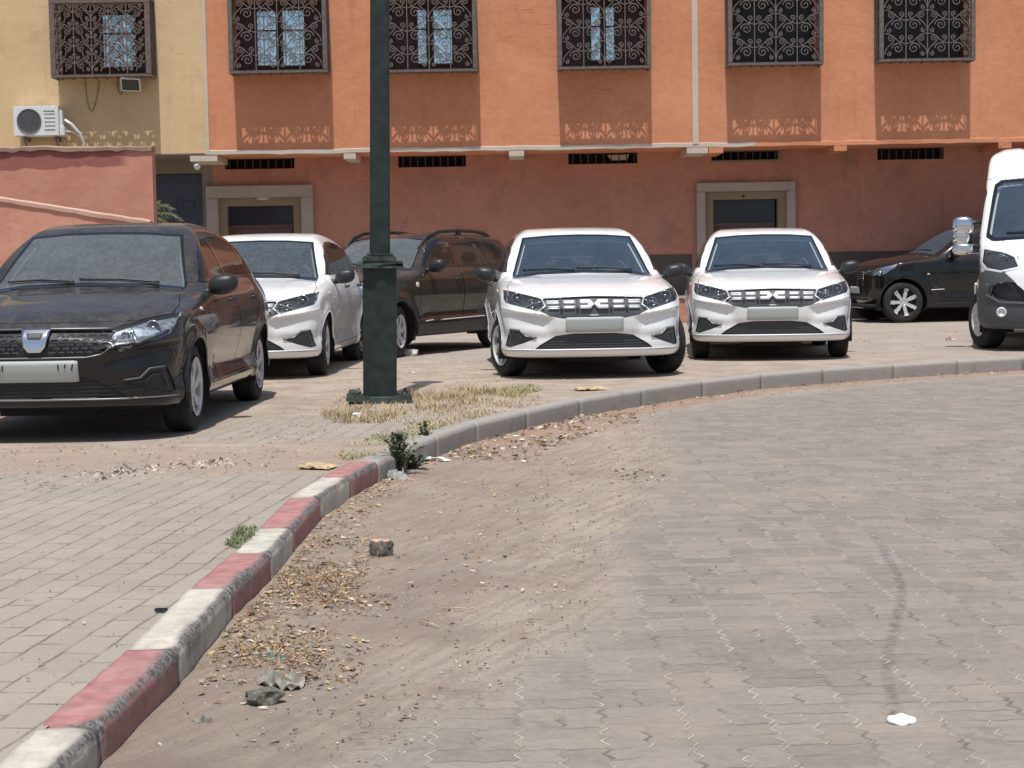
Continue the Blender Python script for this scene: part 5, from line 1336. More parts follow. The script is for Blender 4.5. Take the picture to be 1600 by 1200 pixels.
for i, (a, b, c, d) in enumerate(doors):
    dr = empty("doorway"); dr.parent = orange
    o_ = .36 if i == 0 else .26; t_ = .30 if i == 0 else .32
    m = MB(); pr = .11
    fw = .22 if i == 0 else .16
    def frame(m, x0, x1, z1, wd, y0, y1, bev=.012):
        m.box((x0, y0, 0), (x0+wd, y1, z1-wd), bev); m.box((x1-wd, y0, 0), (x1, y1, z1-wd), bev); m.box((x0, y0, z1-wd), (x1, y1, z1), bev)
    frame(m, a-o_, b+(o_-.08 if i == 0 else o_+.10), d+t_, fw, YR-pr, YR-.002)
    m.build("door_surround", STONE, dr)
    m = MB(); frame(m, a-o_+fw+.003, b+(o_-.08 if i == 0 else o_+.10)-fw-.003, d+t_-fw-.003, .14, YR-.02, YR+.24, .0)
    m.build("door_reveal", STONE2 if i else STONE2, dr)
    ya = YR + .16
    m = MB(); m.box((a-.02, ya, d-.42), (b+.02, ya+.02, d+.01)); m.build("transom", BLUEBL, dr)
    m = MB(); m.box((a-.02, ya, .02), (b+.02, ya+.03, d-.425)); 
    for x in (a+.16, (a+b)/2, b-.16): m.box((x-.03, ya-.02, .05), (x+.03, ya-.001, d-.43))
    m.box((a, ya-.025, d-.45), (b, ya-.0215, d-.40)); m.build("door_panel", BROWN, dr)
    if i == 0:
        x, z = W(411, 313, YR - .0); m = MB(); m.ball((x, YR+.0, d+.07), (.13, .06, .035)); m.build("wall_light", CREAM, dr)
    else:
        x, z = W(1161, 307, YR); m = MB(); m.ball((x, YR-.03, d+.07), (.022, .03, .022)); m.build("lamp_socket", DARKIN, dr)
# things on the facade
ac = empty("air_conditioner"); tag(ac, "white outdoor air conditioner unit on brackets on the beige wall", "air conditioner")
a = W(20, 166, YU-.36); b = W(92, 212, YU-.36)
x0, x1, z1, z0 = a[0], b[0], a[1]-.0, b[1]
m = MB(); m.box((x0, YU-.36, z0), (x1, YU-.06, z1), .012); m.box((x1, YU-.30, z0+.10), (x1+.05, YU-.14, z1-.07), .01); m.build("casing", WHITEM, ac)
cx, cz, r = x0 + (x1-x0)*.35, (z0+z1)/2, (z1-z0)*.41
m = MB(); m.lathe([(r, -.006), (r*.99, -.016), (r*.94, -.016), (r*.93, .0)], 40, 'y', (cx, YU-.36, cz)); 
for k in range(1, 9): m.lathe([(r*k/9-.004, -.012), (r*k/9+.004, -.012)], 36, 'y', (cx, YU-.36, cz))
for k in range(12): t = math.pi*k/6; m.box((cx-.004, YU-.3705, cz-.004), (cx+.004, YU-.3665, cz+.004)); m.tube([(cx, YU-.369, cz), (cx+r*.95*math.cos(t), YU-.369, cz+r*.95*math.sin(t))], .003, 4)
m.build("fan_grille", LOUV, ac); m = MB(); m.lathe([(.001, -.003), (r*.93, -.003)], 40, 'y', (cx, YU-.36, cz)); m.build("fan_recess", simple("fan_recess_dark", (.06, .065, .07), .6), ac)
m = MB()
for k in range(5): zz_ = z0 + (z1-z0)*(.22+.13*k); m.box((x0+(x1-x0)*.69, YU-.372, zz_), (x0+(x1-x0)*.93, YU-.3615, zz_+.016), .003)
m.build("louvres", WHITEM, ac)
m = MB(); zz_ = z0+(z1-z0)*.80; m.box((x0+(x1-x0)*.68, YU-.365, zz_), (x0+(x1-x0)*.72, YU-.3612, zz_+.022)); m.box((x0+(x1-x0)*.73, YU-.365, zz_+.003), (x0+(x1-x0)*.92, YU-.3612, zz_+.017)); m.build("name_plate", GREYP, ac)
m = MB(); m.box((x1+.005, YU-.34, z0-.0), (x1+.09, YU-.10, z0+.17), .015); m.build("valve_cover", WHITEM, ac)
for x in (x0+.16, x1-.07):
    m = MB(); m.box((x-.02, YU-.36, z0-.035), (x+.02, YU-.004, z0-.005)); m.prism([(x-.02, z0-.036), (x+.02, z0-.036), (x+.02, z0-.08), (x-.02, z0-.08)], YU-.03, YU-.004); m.tube([(x, YU-.34, z0-.03), (x, YU-.02, z0-.24)], .016, 6); m.build("bracket", IRON2, ac)
m = MB(); p0 = (x1+.07, YU-.22, z0+.28); m.tube([p0, (x1+.18, YU-.2, z0+.20), (x1+.30, YU-.14, z0+.05), (x1+.35, YU-.08, z0-.10), (x1+.33, YU-.05, z0-.28), (x1+.24, YU-.03, z0-.5)], .028, 10); m.tube([(x1+.09, YU-.2, z0+.08), (x1+.18, YU-.16, z0+.08), (x1+.27, YU-.1, z0+.02)], .016, 8); m.build("pipe", WHITEM, ac)
fl = empty("flood_light"); tag(fl, "small white framed solar flood light tilted below the barred window on the beige wall", "flood light")
c = W(204, 132, YU-.22); Rm = Matrix.Translation((c[0], YU-.22, c[1])) @ Matrix.Rotation(math.radians(35), 4, 'X') @ Matrix.Rotation(math.radians(4), 4, 'Y')
m = MB(); m.box((-.17, -.012, -.13), (.17, .02, .13), .01); m.xf(Rm); m.build("housing", WHITEM, fl)
m = MB(); m.box((-.145, -.017, -.105), (.145, -.0125, .10)); m.xf(Rm); m.build("panel", simple("solar_cell", (.03, .034, .045), .2), fl)
m = MB(); m.tube([(c[0], YU-.2, c[1]+.05), (c[0], YU-.002, c[1]+.14)], .012, 6); m.build("arm", WHITEM, fl)
for px0, w_, dd in ((133, 22, 50), (183, 12, 22)):
    m = MB(); pts = []
    for k in range(13):
        t = k/12; px = px0 + w_*t; py = 126 + dd*math.sin(math.pi*t)**.7*(1.1 - .3*t); q = W(px, py, YU-.015); pts.append((q[0], YU-.015, q[1]))
    m.tube(pts, .006, 5)
    cb = m.build("cable", IRON2); tag(cb, "longer slack cable loop on the shaded beige wall" if px0 == 133 else "short cable loop on the beige wall just left of the flood light", "cable")
sp = empty("spot_light"); tag(sp, "tiny pale spot light fixed under the cream beam end above the navy gate", "spot light")
c = W(307, 259, YU+.05); m = MB(); m.lathe([(.001, .06), (.04, .06), (.055, -.05), (.045, -.055), (.001, -.03)], 16, 'y', (0, 0, 0)); m.xf(Matrix.Translation((c[0], YU+.05, c[1])) @ Matrix.Rotation(.6, 4, 'X') @ Matrix.Rotation(.5, 4, 'Z')); m.build("lamp_head", WHITEM, sp)
m = MB(); m.tube([(c[0]+.03, YU+.07, c[1]+.03), (c[0]+.07, YU+.08, c[1]+.11)], .01, 6); m.build("arm", WHITEM, sp)

# walls at the left
def ragged_wall(name, pts_top, Y, th, mat, capm, label, zbot=0, seed=1, jag=.02):
    root = empty(name); tag(root, label, "wall"); rr = random.Random(seed)
    tp = []
    for (xa, za), (xb, zb_) in zip(pts_top[:-1], pts_top[1:]):
        n = max(1, int(abs(xb-xa)/.12))
        for k in range(n): t = k/n; tp.append((xa+(xb-xa)*t + 0, za+(zb_-za)*t + rr.uniform(-jag, jag)*.6))
    tp.append(pts_top[-1])
    m = MB(); v = []; f = []
    for x, z in tp: v += [(x, Y, zbot), (x, Y, z-.05), (x, Y+th, z-.05), (x, Y+th, zbot)]
    for i in range(len(tp)-1):
        for q in range(3): f.append((i*4+q, (i+1)*4+q, (i+1)*4+q+1, i*4+q+1))
    f.append((0, 1, 2, 3)); k = 4*(len(tp)-1); f.append((k+3, k+2, k+1, k)); m.add(v, f); m.build("wall_body", mat, root, merge=True)
    m = MB(); v = []; f = []
    for x, z in tp:
        a_, b_ = rr.uniform(0, jag), rr.uniform(0, jag); v += [(x, Y-.018-a_, z-.052+rr.uniform(-jag, jag)*.7), (x, Y-.022-a_, z-.005+b_*.5), (x, Y+th*.5, z+.014+b_), (x, Y+th+.02, z), (x, Y+th+.02, z-.052)]
    for i in range(len(tp)-1):
        for q in range(5): f.append((i*5+q, (i+1)*5+q, (i+1)*5+(q+1) % 5, i*5+(q+1) % 5))
    f.append((4, 3, 2, 1, 0)); k = 5*(len(tp)-1); f.append((k, k+1, k+2, k+3, k+4)); m.add(v, f); m.build("coping", capm, root, merge=True)
    return root
YW = 24.5
def pinkwall():
    m = M("pink_wall_with_dark_band", rough=.93, spec=.2); p = m.pos(); x, y, z = m.xyz(p); n = m.noise(p, 1.1, 5, .6); n2 = m.noise(p, 11, 5, .7)
    c = m.mix(n.step(.3, .7)*.6+n2*.4, (.50, .225, .165), (.64, .33, .25))
    zb = W(100, 262, YW)[1]
    e = (z + (m.noise(p, 1.3, 3, .6, stretch=(1, 1, .2)) - .5) * .35 + x.step(-5.9, -5.1, 0, .0)).step(zb - .012, zb + .012)
    end = x.step(-5.5, -5.3, 1.0, 0.0)
    c = m.mix(e * end * .92, c, m.mix(n2, (.27, .095, .085), (.36, .14, .12)))
    sc_ = X(m.nt, m.voro(p, 2.2).outputs[0]).lt(.05); c = m.mix(sc_ * m.noise(p, 1.9, 2).gt(.5) * .8, c, (.12, .05, .04))
    m.color(c); return m.bump(n2 + m.noise(p, 4, 3), .01, .7)
PW = pinkwall()
RAMPC = m_plaster("chalky_coping", (.52, .30, .23), (.62, .44, .35), cracks=.1)
capm = m_plaster("weathered_coping", (.30, .20, .15), (.44, .31, .24), cracks=.2)
a = W(-20, 232, YW); b = W(237, 229, YW)
ragged_wall("garden_wall", [(a[0]-4, a[1]), a, b], YW, .22, PW, capm, "tall pink rendered wall with a dark band along its top, in front of the beige building", seed=5)
a = W(0, 309, 22.6); b = W(234, 346, 22.6)
sl = (b[1]-a[1])/(b[0]-a[0])
ragged_wall("ramp_wall", [(a[0]-3, a[1]-3*sl), a, b], 22.6, .18, PINKW, RAMPC, "low pink wall with a sloping top behind the black car", seed=8, jag=.008)

# low red bench wall between the two white cars
rb = empty("planter_wall"); a = G(1046, 503); tag(rb, "low red rendered block with a pale cap against the wall between two white cars", "low wall")
xl, xr_ = at_x(1000, 30.6, 480), at_x(1100, 30.6, 480); z1 = W(1065, 467, 30.6)[1]
m = MB(); m.box((xl, 30.6, 0), (xr_, YR-.014, z1), .01); m.build("body", TERRA, rb)
m = MB(); m.box((xl-.02, 30.57, z1), (xr_+.02, YR-.014, z1+.05), .01); m.build("cap", STONE, rb)

# ---------------------------------------------------------------- lamp post
px_, py_ = G(594, 627)
post = empty("lamp_post", (px_, py_, 0), math.radians(3)); post.rotation_euler[1] = math.radians(1.2); tag(post, "dark green square steel lamp post on a bolted base plate beside the kerb", "lamp post")
m = MB(); hw = .137
m.box((-hw, -hw, .03), (hw, hw, 1.16), .008); m.box((-hw-.004, -.075, .35), (-hw+.002, .075, .85), .003); m.build("pedestal", GREENP, post)
m = MB(); m.box((-.083, -.083, 1.20), (.083, .083, 6.2), .012)
m.v = [(x*(1-.035*max(0, z-1.2)), y*(1-.035*max(0, z-1.2)), z) for x, y, z in m.v]; m.build("shaft", GREENP, post)
m = MB(); m.box((-.19, -.18, 1.125), (.19, .18, 1.15), .006); m.v = [(x, y, z + .02*x/.2*(1 if y < 0 else -1)) for x, y, z in m.v]
m.prism([(-.20, -.19), (-.06, -.20), (0, -.165), (.07, -.19), (.20, -.17), (.19, .19), (-.19, .19)], 1.105, 1.124, 'z'); m.build("collar", GREENW, post)
m = MB(); m.box((-.145, -.135, 1.151), (.135, .135, 1.205), .012); m.box((-.11, -.11, 1.206), (.11, .11, 1.225), .005); m.build("collar", GREENW, post)
m = MB(); n = 12; v = []
m.box((-.25, -.26, .0), (.25, .24, .05), .006)
m.prism([(-.27, .02), (-.265, .085), (-.20, .10), (-.13, .065), (-.02, .052), (.09, .05), (.15, .075), (.25, .085), (.27, .03), (.27, .0), (.0, .0), (-.1, .005)], -.285, -.262, 'y'); m.prism([(-.26, -.26), (-.20, -.26), (-.20, .2), (-.26, .2)], .051, .085, 'z')
m.build("base_plate", GREENW, post)
for sx, sy in ((-1, -1), (1, -1), (1, 1), (-1, 1)):
    m = MB(); m.lathe([(.022, 0), (.022, .02), (.012, .02), (.012, .045)], 6, 'z', (sx*.205 + (.02 if sx < 0 else 0), sy*.20, .05), cap=True); m.build("bolt", GREENW, post)
m = MB(); m.ball((0, 0, 6.3), (.16, .16, .12)); m.lathe([(.06, 6.19), (.10, 6.22), (.06, 6.25)], 12, 'z'); m.build("finial", GREENP, post)

# ---------------------------------------------------------------- vehicles
def place(o, x, y, yaw):
    o.location = (x, y, 0); o.rotation_euler = (0, 0, math.radians(yaw - 90))
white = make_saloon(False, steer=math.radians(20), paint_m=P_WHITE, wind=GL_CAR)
place(white, .76, 17.3, 2.6); tag(white, "white saloon car in the middle with its front wheels turned", "car", "white saloon cars parked nose out")
w2 = copy_tree(white); place(w2, 2.94, 19.7, -5.5); tag(w2, "white saloon car facing forward on the right, in front of the stone doorway", "car", "white saloon cars parked nose out")
w3 = copy_tree(white, None, {"car_glass": GL_HAZY.m, "white_paint": P_WHITE_D.m}, {}); place(w3, -2.78, 17.9, -2.6); tag(w3, "white saloon car half hidden behind the black car and beside the lamp post", "car", "white saloon cars parked nose out")
for r_, st in ((w2, 0), (w3, 3)):
    for ch in kids(r_):
        if ch.name.startswith('wheel') and not ch.name.startswith('wheel_well') and ch.location.x > -1:
            ch.rotation_euler.z = math.radians(st) + (0 if ch.location.y > 0 else math.pi)
black = make_saloon(True, paint_m=P_BLACK, wind=GL_DUSTY)
place(black, -3.08, 12.05, -1.2); tag(black, "dusty black saloon car with a shield badge in its grille, nearest the camera", "car")
duster = make_duster(); duster.scale = (.95, .95, .95); place(duster, -2.08, 21.25, -28); tag(duster, "dusty charcoal off-road car with roof rails parked behind the lamp post", "car")
cross = make_crossover(); place(cross, 6.47, 29.75, -84); tag(cross, "black crossover parked side-on against the dark dado, partly hidden by the van", "car")
van = make_van(); place(van, 6.62, 20.6, -16); tag(van, "white high-roof van with chrome mirrors and grey bumper at the right edge", "van")


# ---------------------------------------------------------------- plants, litter and loose ground cover
rg = random.Random(11)
def in_px(poly, n, z=0.0, rnd=rg):
    """random ground points inside an outline given on the ground"""
    P = [G(*q, z) for q in poly]; xs = [p[0] for p in P]; ys = [p[1] for p in P]; out = []
    while len(out) < n:
        q = (rnd.uniform(min(xs), max(xs)), rnd.uniform(min(ys), max(ys)))
        if inpoly(np.array([q]), P)[0]: out.append(q)
    return out
def clumpy(pts, k=.5, seed=3):
    r = random.Random(seed); c = [(math.sin(p[0]*7.3+seed)*math.sin(p[1]*5.1+seed*2) + r.uniform(-.9, .9)) for p in pts]
    return [p for p, v in zip(pts, c) if v > -k]
GRASS_D = simple("straw_grass", (.42, .34, .20), .8, var=.35, scale=6); GRASS_Y = simple("yellow_green_grass", (.30, .29, .12), .8, var=.35, scale=6); GRASS_G = simple("green_grass", (.15, .18, .085), .8, var=.4, scale=6)
def blades(mb, pts, h0, h1, mat=0, w=.006, lean=.6):
    for x, y in pts:
        h = rg.uniform(h0, h1); a = rg.uniform(0, 6.28); l = rg.uniform(.1, lean) * h; dx, dy = l*math.cos(a), l*math.sin(a); b = a + 1.57 + rg.uniform(-.5, .5); wx, wy = w*math.cos(b), w*math.sin(b)
        mb.add([(x-wx, y-wy, .0), (x+wx, y+wy, .0), (x+dx*.4+wx*.7, y+dy*.4+wy*.7, h*.6), (x+dx*.4-wx*.7, y+dy*.4-wy*.7, h*.6), (x+dx, y+dy, h*.95)], [(0, 1, 2, 3), (3, 2, 4)], mat)
m = MB()
blades(m, clumpy(in_px([(500, 640), (545, 618), (700, 606), (800, 612), (850, 622), (790, 640), (700, 655), (640, 662), (560, 660), (505, 655)], 3800), .15), .008, .045, 0, w=.003, lean=2.2)
blades(m, clumpy(in_px([(640, 616), (760, 606), (800, 618), (700, 640), (650, 640)], 2400), .05), .02, .075, 0, w=.003, lean=1.5)
blades(m, clumpy(in_px([(500, 648), (560, 640), (640, 645), (600, 662), (520, 662)], 1300), .4), .02, .06, 0, w=.003, lean=1.6)
blades(m, clumpy(in_px([(520, 712), (600, 672), (660, 655), (760, 650), (700, 672), (640, 694), (590, 712), (540, 722)], 2800), .0, 5), .004, .024, 1, w=.003, lean=2.5)
blades(m, clumpy(in_px([(600, 690), (700, 640), (880, 628), (800, 640), (700, 668), (640, 694)], 1500), .1, 9), .006, .035, 0, w=.003, lean=2.2)
blades(m, clumpy(in_px([(745, 612), (830, 602), (850, 610), (800, 622)], 1500), .6, 7), .006, .035, 1, w=.003, lean=2)
blades(m, clumpy(in_px([(352, 852), (372, 826), (402, 826), (398, 838), (372, 860)], 420), .9, 2), .006, .03, 2, w=.0028, lean=2)
o = m.build("dry_grass", [GRASS_D, GRASS_Y, GRASS_G]); tag(o, "dry yellow grass round the lamp post foot and along the kerb", "grass", kind="stuff")
# leaf litter, straw and paper scraps drifted against the kerb
L_COL = [simple("straw_scrap", (.46, .33, .18), .8, var=.3), simple("brown_leaf", (.26, .155, .09), .8, var=.4), simple("pale_scrap", (.58, .51, .41), .7, var=.2), simple("grey_scrap", (.20, .175, .155), .8, var=.4)]
m = MB()
def scraps(pts, z, s0, s1, wts):
    for x, y in pts:
        s_ = rg.uniform(s0, s1); a = rg.uniform(0, 6.28); asp = rg.choice((.25, .35, .6, .12)); c_, n_ = math.cos(a), math.sin(a); t = rg.uniform(-.3, .5); zz_ = z(x, y) if callable(z) else z
        v = []
        for u, w_ in ((-1, -.4), (-.2, -1), (1, -.5), (1, .4), (.1, 1), (-.9, .5)):
            px = u*s_/2; py = w_*s_*asp/2; v.append((x + px*c_ - py*n_, y + px*n_ + py*c_, zz_ + .004 + rg.uniform(0, .35)*s_ + t*px*.4))
        m.add(v, [(0, 1, 2, 3), (0, 3, 4, 5)], rg.choices(range(4), wts)[0])
def rz(x, y):
    d, _ = segdist(np.array([[x, y]])); return RZ + .012 + (1 - float(sstep(d, .0, .55)[0])) * (1 - float(sstep(np.array(y), 8.0, 13))) * .030
def against(n, i0, i1, dmax, k=2.0):
    out = []
    for _ in range(n):
        t = rg.uniform(i0, i1); i = int(t); f_ = t - i; q = EP[i]*(1-f_) + EP[i+1]*f_; nn = -smooth_dir(i); out.append(tuple(q + nn * (.03 + dmax * rg.random() ** k)))
    return out
scraps(clumpy(against(2600, 4.3, 7.4, .34, 1.2), .1, 4), rz, .006, .032, (5, 4, 2, 2))
scraps(clumpy(against(1500, 4.0, 5.7, .5, 1.0), .0, 6), rz, .006, .03, (4, 4, 2, 3))
for _q in clumpy(against(900, 4.2, 7.2, .36, 1.0), -.1, 4): _a = rg.uniform(0, 6.28); _l = rg.uniform(.02, .06); _z = rz(*_q); m.tube([(_q[0], _q[1], _z+.004), (_q[0]+_l*.5*math.cos(_a), _q[1]+_l*.5*math.sin(_a), _z+.008+rg.random()*.02), (_q[0]+_l*math.cos(_a+.3), _q[1]+_l*math.sin(_a+.3), _z+.004)], .0012, 3, mat=rg.choice((0, 0, 1)), cap=False)
scraps(against(260, 7.5, 10.2, .18), rz, .01, .035, (5, 2, 1, 2))
scraps(clumpy(against(900, 11.6, 15.2, .62, 1.3), .2, 3), rz, .01, .06, (2, 4, 3, 3))
scraps(against(260, 15, 24, .35), rz, .012, .05, (1, 4, 1, 2))
scraps(in_px([(250, 1190), (330, 1060), (700, 760), (960, 700), (1000, 760), (850, 1000), (600, 1190)], 420, RZ), rz, .006, .03, (2, 3, 3, 4))
scraps(in_px([(0, 900), (500, 640), (560, 660), (300, 900), (60, 1130), (0, 1100)], 130, 0), .002, .006, .022, (2, 4, 1, 4))
scraps(in_px([(0, 700), (330, 690), (560, 640), (420, 740), (0, 770)], 350, 0), .002, .008, .03, (2, 3, 2, 3))
scraps(in_px([(420, 600), (560, 620), (900, 590), (1500, 545), (1500, 510), (600, 560)], 260, 0), .002, .01, .045, (2, 3, 2, 3))
o = m.build("leaf_litter", L_COL); tag(o, "straw, dead leaves and paper scraps drifted along the kerb and over the dirt", "litter", kind="stuff")
# small stones
m = MB()
ST = [simple("dark_grit", (.085, .07, .06), .9, var=.3), simple("pale_grit", (.48, .42, .36), .9, var=.3), simple("brown_grit", (.24, .17, .13), .9, var=.3)]
def stones(pts, z, s0, s1, wts=(3, 3, 4)):
    for x, y in pts:
        s_ = s0 + (s1 - s0) * rg.random() ** 3; zz_ = z(x, y) if callable(z) else z; a = rg.random()*6; v = []
        for k in range(5): t = a + k*1.2566; v.append((x + s_*rg.uniform(.6, 1)*math.cos(t), y + s_*rg.uniform(.6, 1)*math.sin(t), zz_))
        v.append((x + rg.uniform(-.3, .3)*s_, y, zz_ + s_*rg.uniform(.5, 1.0)))
        m.add(v, [(k, (k+1) % 5, 5) for k in range(5)], rg.choices(range(3), wts)[0])
stones(in_px([(230, 1195), (330, 1060), (480, 830), (560, 760), (740, 690), (1030, 640), (1060, 700), (980, 850), (900, 1000), (620, 1195)], 8000, RZ), rz, .0015, .008)
stones(in_px([(700, 1195), (880, 1000), (980, 850), (1060, 720), (1400, 640), (1590, 700), (1590, 1190)], 260, RZ), RZ + .004, .002, .007)
stones(clumpy(in_px([(940, 735), (1035, 735), (1050, 758), (960, 765)], 110, RZ), .3), RZ + .006, .004, .02, (5, 2, 1))
stones(against(500, 14, 25, .5), rz, .003, .014)
stones(in_px([(0, 690), (330, 680), (620, 560), (1000, 575), (700, 640), (420, 745), (0, 770)], 1900, 0), .0, .003, .012)
stones(clumpy(in_px([(120, 738), (360, 716), (372, 726), (150, 752)], 500, 0), .5), .0, .006, .022, (3, 5, 2))
stones(in_px([(0, 770), (420, 745), (250, 950), (60, 1130), (0, 1160)], 220, 0), .002, .002, .006)
o = m.build("gravel", ST); tag(o, "small stones and grit scattered over the dirt and the paving", "gravel", kind="stuff")

def lump(name, px, py, z, size, mats, label, cat, seed=0, e=.25, parts=None, top=None):
    """an irregular chunk: jittered box-like ball"""
    x, y = G(px, py, z); r = random.Random(seed); bm = bmesh.new(); bmesh.ops.create_icosphere(bm, subdivisions=3, radius=1)
    for w in bm.verts:
        c = w.co; k = max(abs(c.x), abs(c.y), abs(c.z)); c = c / (k ** .6); n = 1 + e*math.sin(c.x*3.1+seed)*math.sin(c.y*2.7+seed*1.3)*math.sin(c.z*3.7+seed*.7) + r.uniform(-.04, .04)
        w.co = Vector((c.x*n*size[0]/2, c.y*n*size[1]/2, max(-.5, min(.5, c.z*n*.5))*size[2]))
    bm.verts.index_update(); mb = MB(); mb.add([(p.co.x, p.co.y, p.co.z + size[2]*.45) for p in bm.verts], [[q.index for q in f.verts] for f in bm.faces]); 
    bm.free()
    if top is not None:
        for i, f in enumerate(mb.f):
            if all(mb.v[q][2] > size[2]*.86 for q in f): mb.m[i] = 1
    o = mb.build(name, mats, None, (x, y, z)); o.rotation_euler = (0, 0, r.random()*3); tag(o, label, cat); return o
CONC = simple("rough_concrete_lump", (.13, .125, .105), .95, var=.45, scale=60); BRK = simple("broken_brick_face", (.60, .36, .25), .9, var=.2); BRD = simple("dirty_brick_side", (.15, .125, .11), .95, var=.4, scale=50)
PALE = simple("white_scrap_paper", (.74, .74, .70), .7, var=.08); GRP = simple("crumpled_grey_wrap", (.26, .24, .21), .6, var=.4, scale=40); CARD = simple("cardboard", (.48, .36, .22), .85, var=.25)
rzn = RZ + .014
lump("brick_chunk", 596, 871, rzn, (.098, .08, .085), [BRD, BRK], "broken brick chunk with a pale orange top lying alone on the dirt", "brick", 3, .1, top=1)
lump("concrete_chunk", 411, 1104, rzn, (.108, .075, .055), [CONC], "grey concrete lump in the straw beside the kerb", "rubble", 5, .25)
lump("stone_lump", 557, 655, .0, (.085, .06, .05), [PALE], "small whitish stone in dry grass beneath the lamp post", "stone", 8, .35)
lump("dirt_clod", 510, 884, rzn, (.07, .05, .025), [CONC], "flat dark clod left of the brick chunk", "clod", 9, .4)
lump("plastic_tub", 1042 - 400, 556, .0, (.17, .10, .09), [simple("milky_plastic", (.60, .62, .60), .4)], "white plastic tub on the ground by the off-road car's front wheel", "tub", 4, .15)
def crumple(name, px, py, z, size, mat, label, cat, seed=1):
    x, y = G(px, py, z); r = random.Random(seed); n = 9; v = []; f = []
    for i in range(n):
        for j in range(n):
            u, w_ = i/(n-1) - .5, j/(n-1) - .5; edge = 1 - .25*r.random()*(abs(u) > .4 or abs(w_) > .4)
            v.append((u*size[0]*edge, w_*size[1]*edge, .004 + size[2]*(r.random()**1.5)*(1 - 1.2*(u*u+w_*w_))))
    for i in range(n-1):
        for j in range(n-1): f.append((i*n+j, (i+1)*n+j, (i+1)*n+j+1, i*n+j+1))
    m = MB(); m.add(v, f); o = m.build(name, mat, None, (x, y, z)); o.rotation_euler = (0, 0, r.uniform(-.5, .5)); tag(o, label, cat); return o
crumple("plastic_wrap", 436, 1074, rzn, (.16, .15, .055), GRP, "crumpled grey plastic wrap lying behind the concrete lump", "plastic wrap", 2)
crumple("torn_bag", 425, 1036, rzn, (.10, .07, .035), simple("green_blue_film", (.10, .27, .24), .5, var=.7, scale=30), "torn scrap of green and blue plastic film in the straw", "plastic film", 7)
crumple("crumpled_tissue", 318, 1141, rzn, (.065, .05, .045), GRP, "small crumpled grey tissue beside the white card", "tissue", 4)
crumple("paper_ball", 712, 693, rzn, (.12, .12, .07), PALE, "white crumpled paper at the foot of the grey kerb past the weeds", "paper", 5)
crumple("paper_scrap", 672, 722, rzn, (.28, .10, .035), PALE, "white torn paper lying right of the weeds", "paper", 9)
crumple("cardboard_piece", 498, 731, .004, (.22, .18, .03), CARD, "bent tan cardboard piece on the pavement left of the kerb", "cardboard", 3)
crumple("cardboard_piece", 921, 609, .004, (.30, .22, .035), CARD, "flat yellow cardboard piece on the pavement before the middle white car", "cardboard", 6)
crumple("plastic_bottle", 621, 752, rzn, (.13, .09, .09), simple("clear_dirty_plastic", (.42, .44, .42), .25, var=.3, scale=40), "squashed clear plastic bottle beneath the weeds", "bottle", 8)
crumple("red_carton", 1485, 532, .0, (.14, .07, .05), simple("red_white_print", (.62, .40, .36), .5, var=.8, scale=30), "crushed red and white carton on the ground left of the van", "carton", 3)
x, y = G(288, 1142, rzn); m = MB(); m.box((-.028, -.018, .003), (.028, .018, .006), .001); o = m.build("white_card", [PALE], None, (x, y, rzn)); tag(o, "small white card with a dark stripe lying near the bottom kerb", "card")
m = MB(); m.box((.004, -.0165, .0062), (.024, -.010, .0068)); m.build("stripe", INK, o); o.rotation_euler = (.05, .12, -.25)
x, y = G(1409, 1129, RZ); m = MB(); m.lathe([(.001, .012), (.030, .011), (.040, .008), (.043, .002), (.040, .0)], 28, 'z'); 
m.v = [(a*1.0, b*.85 + (.004 if a > 0 else 0), c + .0025*math.sin(a*160)) for a, b, c in m.v]; o = m.build("plastic_lid", PALE, None, (x, y, RZ + .003)); o.rotation_euler = (.12, .0, .1); tag(o, "flattened white plastic cup on the road at the end of the dark scuff", "lid")  # the disc is a white plastic lid
x, y = G(252, 955, .005); m = MB(); m.box((-.022, -.008, 0), (.022, .008, .012), .003); o = m.build("black_cap", BLACK, None, (x, y, .004)); tag(o, "small black plastic piece on the pavement by the first white kerb block", "plastic piece")
m = MB()
for i, (a, b) in enumerate((((690, 953), (748, 956)), ((655, 974), (686, 982)))):
    m = MB(); p, q = G(*a, rzn), G(*b, rzn); m.tube([(p[0], p[1], rzn+.006), ((p[0]+q[0])/2, (p[1]+q[1])/2+.006, rzn+.009), (q[0], q[1], rzn+.005)], [.002, .003, .002], 5)
    o = m.build("twig", simple("bleached_twig", (.50, .40, .26), .8) if i == 0 else bpy.data.materials["bleached_twig"]); tag(o, ("long thin straw-coloured twig lying on the dirt" if i == 0 else "short pale twig on the dirt left of the long one"), "twig")

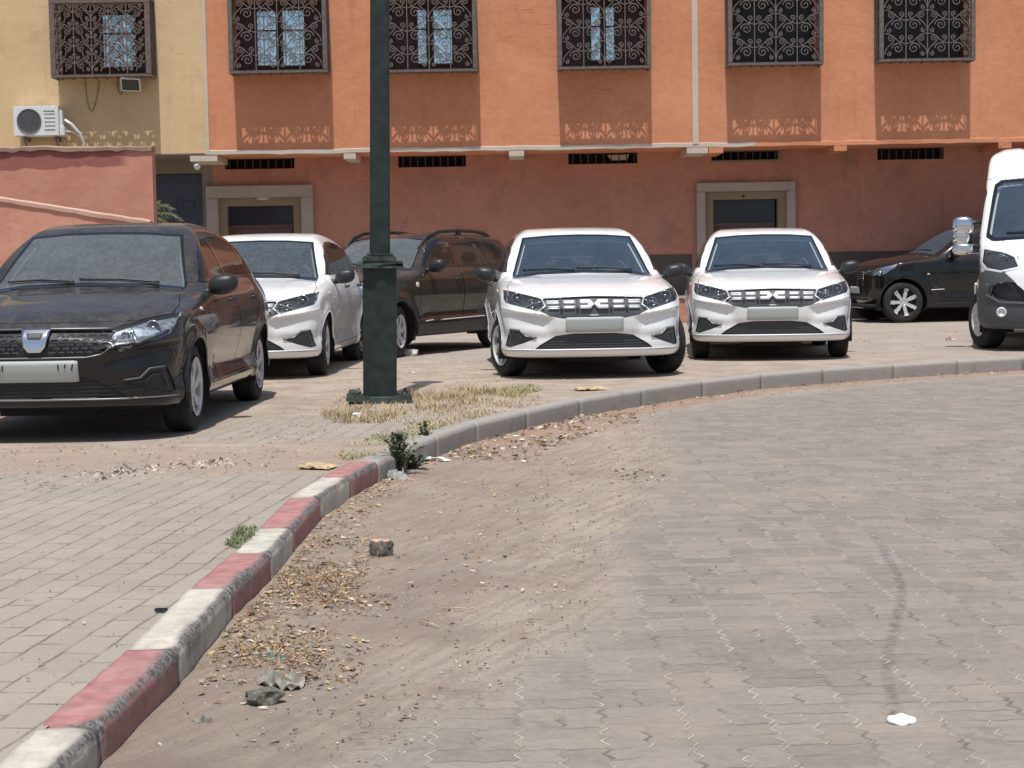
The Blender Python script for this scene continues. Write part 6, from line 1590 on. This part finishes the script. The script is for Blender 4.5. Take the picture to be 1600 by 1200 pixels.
# weeds growing from the gutter
WEED = simple("dusty_green_leaf", (.15, .18, .11), .8, var=.5, scale=30); WST = simple("weed_stem", (.16, .14, .09), .8)
def weed(px, py, h, n, spread, label, seed):
    x, y = G(px, py, rzn); r = random.Random(seed); root = empty("weed", (x, y, rzn)); tag(root, label, "weed", "weeds in the gutter")
    st, lf = MB(), MB()
    for k in range(n):
        a = r.uniform(0, 6.28); hh = h*r.uniform(.35, 1) if k else h; ln = spread*r.uniform(.2, 1)*(1.2 - hh/h*.7)
        pts = []
        for i in range(8):
            t = i/7; pts.append(Vector((math.cos(a)*ln*t**1.3, math.sin(a)*ln*t**1.3, hh*math.sin(t*1.45)/math.sin(1.45))))
        st.tube(pts, [.003*(1-.6*i/7) for i in range(8)], 4)
        for q in range(int(95*hh/h)):
            t = r.uniform(.08, 1); i = min(6, int(t*7)); p = pts[i].lerp(pts[i+1], t*7-i); b = r.uniform(0, 6.28); L_ = r.uniform(.012, .036); up = r.uniform(.0, 1.0)
            d = Vector((math.cos(b), math.sin(b), up)).normalized()*L_; w_ = Vector((-math.sin(b), math.cos(b), 0))*L_*.28
            lf.add([p, p+d*.5+w_, p+d, p+d*.5-w_], [(0, 1, 2, 3)])
    st.build("stem", WST, root); lf.build("foliage", WEED, root)
weed(624, 744, .25, 18, .27, "low spreading dark green weed at the end of the red kerb block", 3)
weed(664, 712, .22, 11, .09, "upright narrow weed against the grey kerb, behind the spreading weed", 8)
weed(606, 738, .12, 9, .13, "short dark weed touching the last red kerb block", 5)
weed(648, 736, .10, 12, .17, "flat sprawling weed in the gutter right of the squashed bottle", 12)
# palm by the gate
px_w, pz_w = W(225, 345, 27.0); pal = empty("palm_plant", (px_w, 27.0, 0)); tag(pal, "thin palm fronds reaching past the pink wall in front of the navy gate", "palm")
m = MB(); m.tube([(0, 0, 0), (.02, 0, .8), (0, 0, pz_w)], [.09, .08, .07], 10); m.build("trunk", simple("palm_bark", (.14, .10, .07), .9), pal)
PALM = simple("palm_leaf", (.20, .23, .12), .6, var=.3)
rp = random.Random(2)
for k, (ax, az_, L_) in enumerate(((.95, 1.0, .75), (1.1, .62, .85), (1.1, .30, .80), (1.0, .05, .75), (.6, 1.2, .7), (-.9, .9, .8), (-1.1, .3, .8), (.3, 1.3, .7), (1.0, -.25, .7))):
    m = MB(); pts = [Vector((ax*L_*.62*t, rp.uniform(-.05, .05) - .2*t, pz_w + az_*L_*.75*t - .38*t*t)) for t in [i/9 for i in range(10)]]
    m.tube(pts, [.010*(1-.7*i/9) for i in range(10)], 4)
    for i in range(1, 10):
        for sg in (-1, 1):
            d = (pts[i]-pts[i-1]).normalized(); p = pts[i]; o_ = Vector((0, sg*.5, -.35)) + d*.9 + Vector((0, 0, .45*sg)); o_.normalize(); q = p + o_*(.20 - .010*i); w_ = Vector((.0, .0, .011)); m.add([p-w_, (p+q)/2-w_, q, (p+q)/2+w_, p+w_], [(0, 1, 2, 3, 4)])
    m.build("frond", PALM, pal)
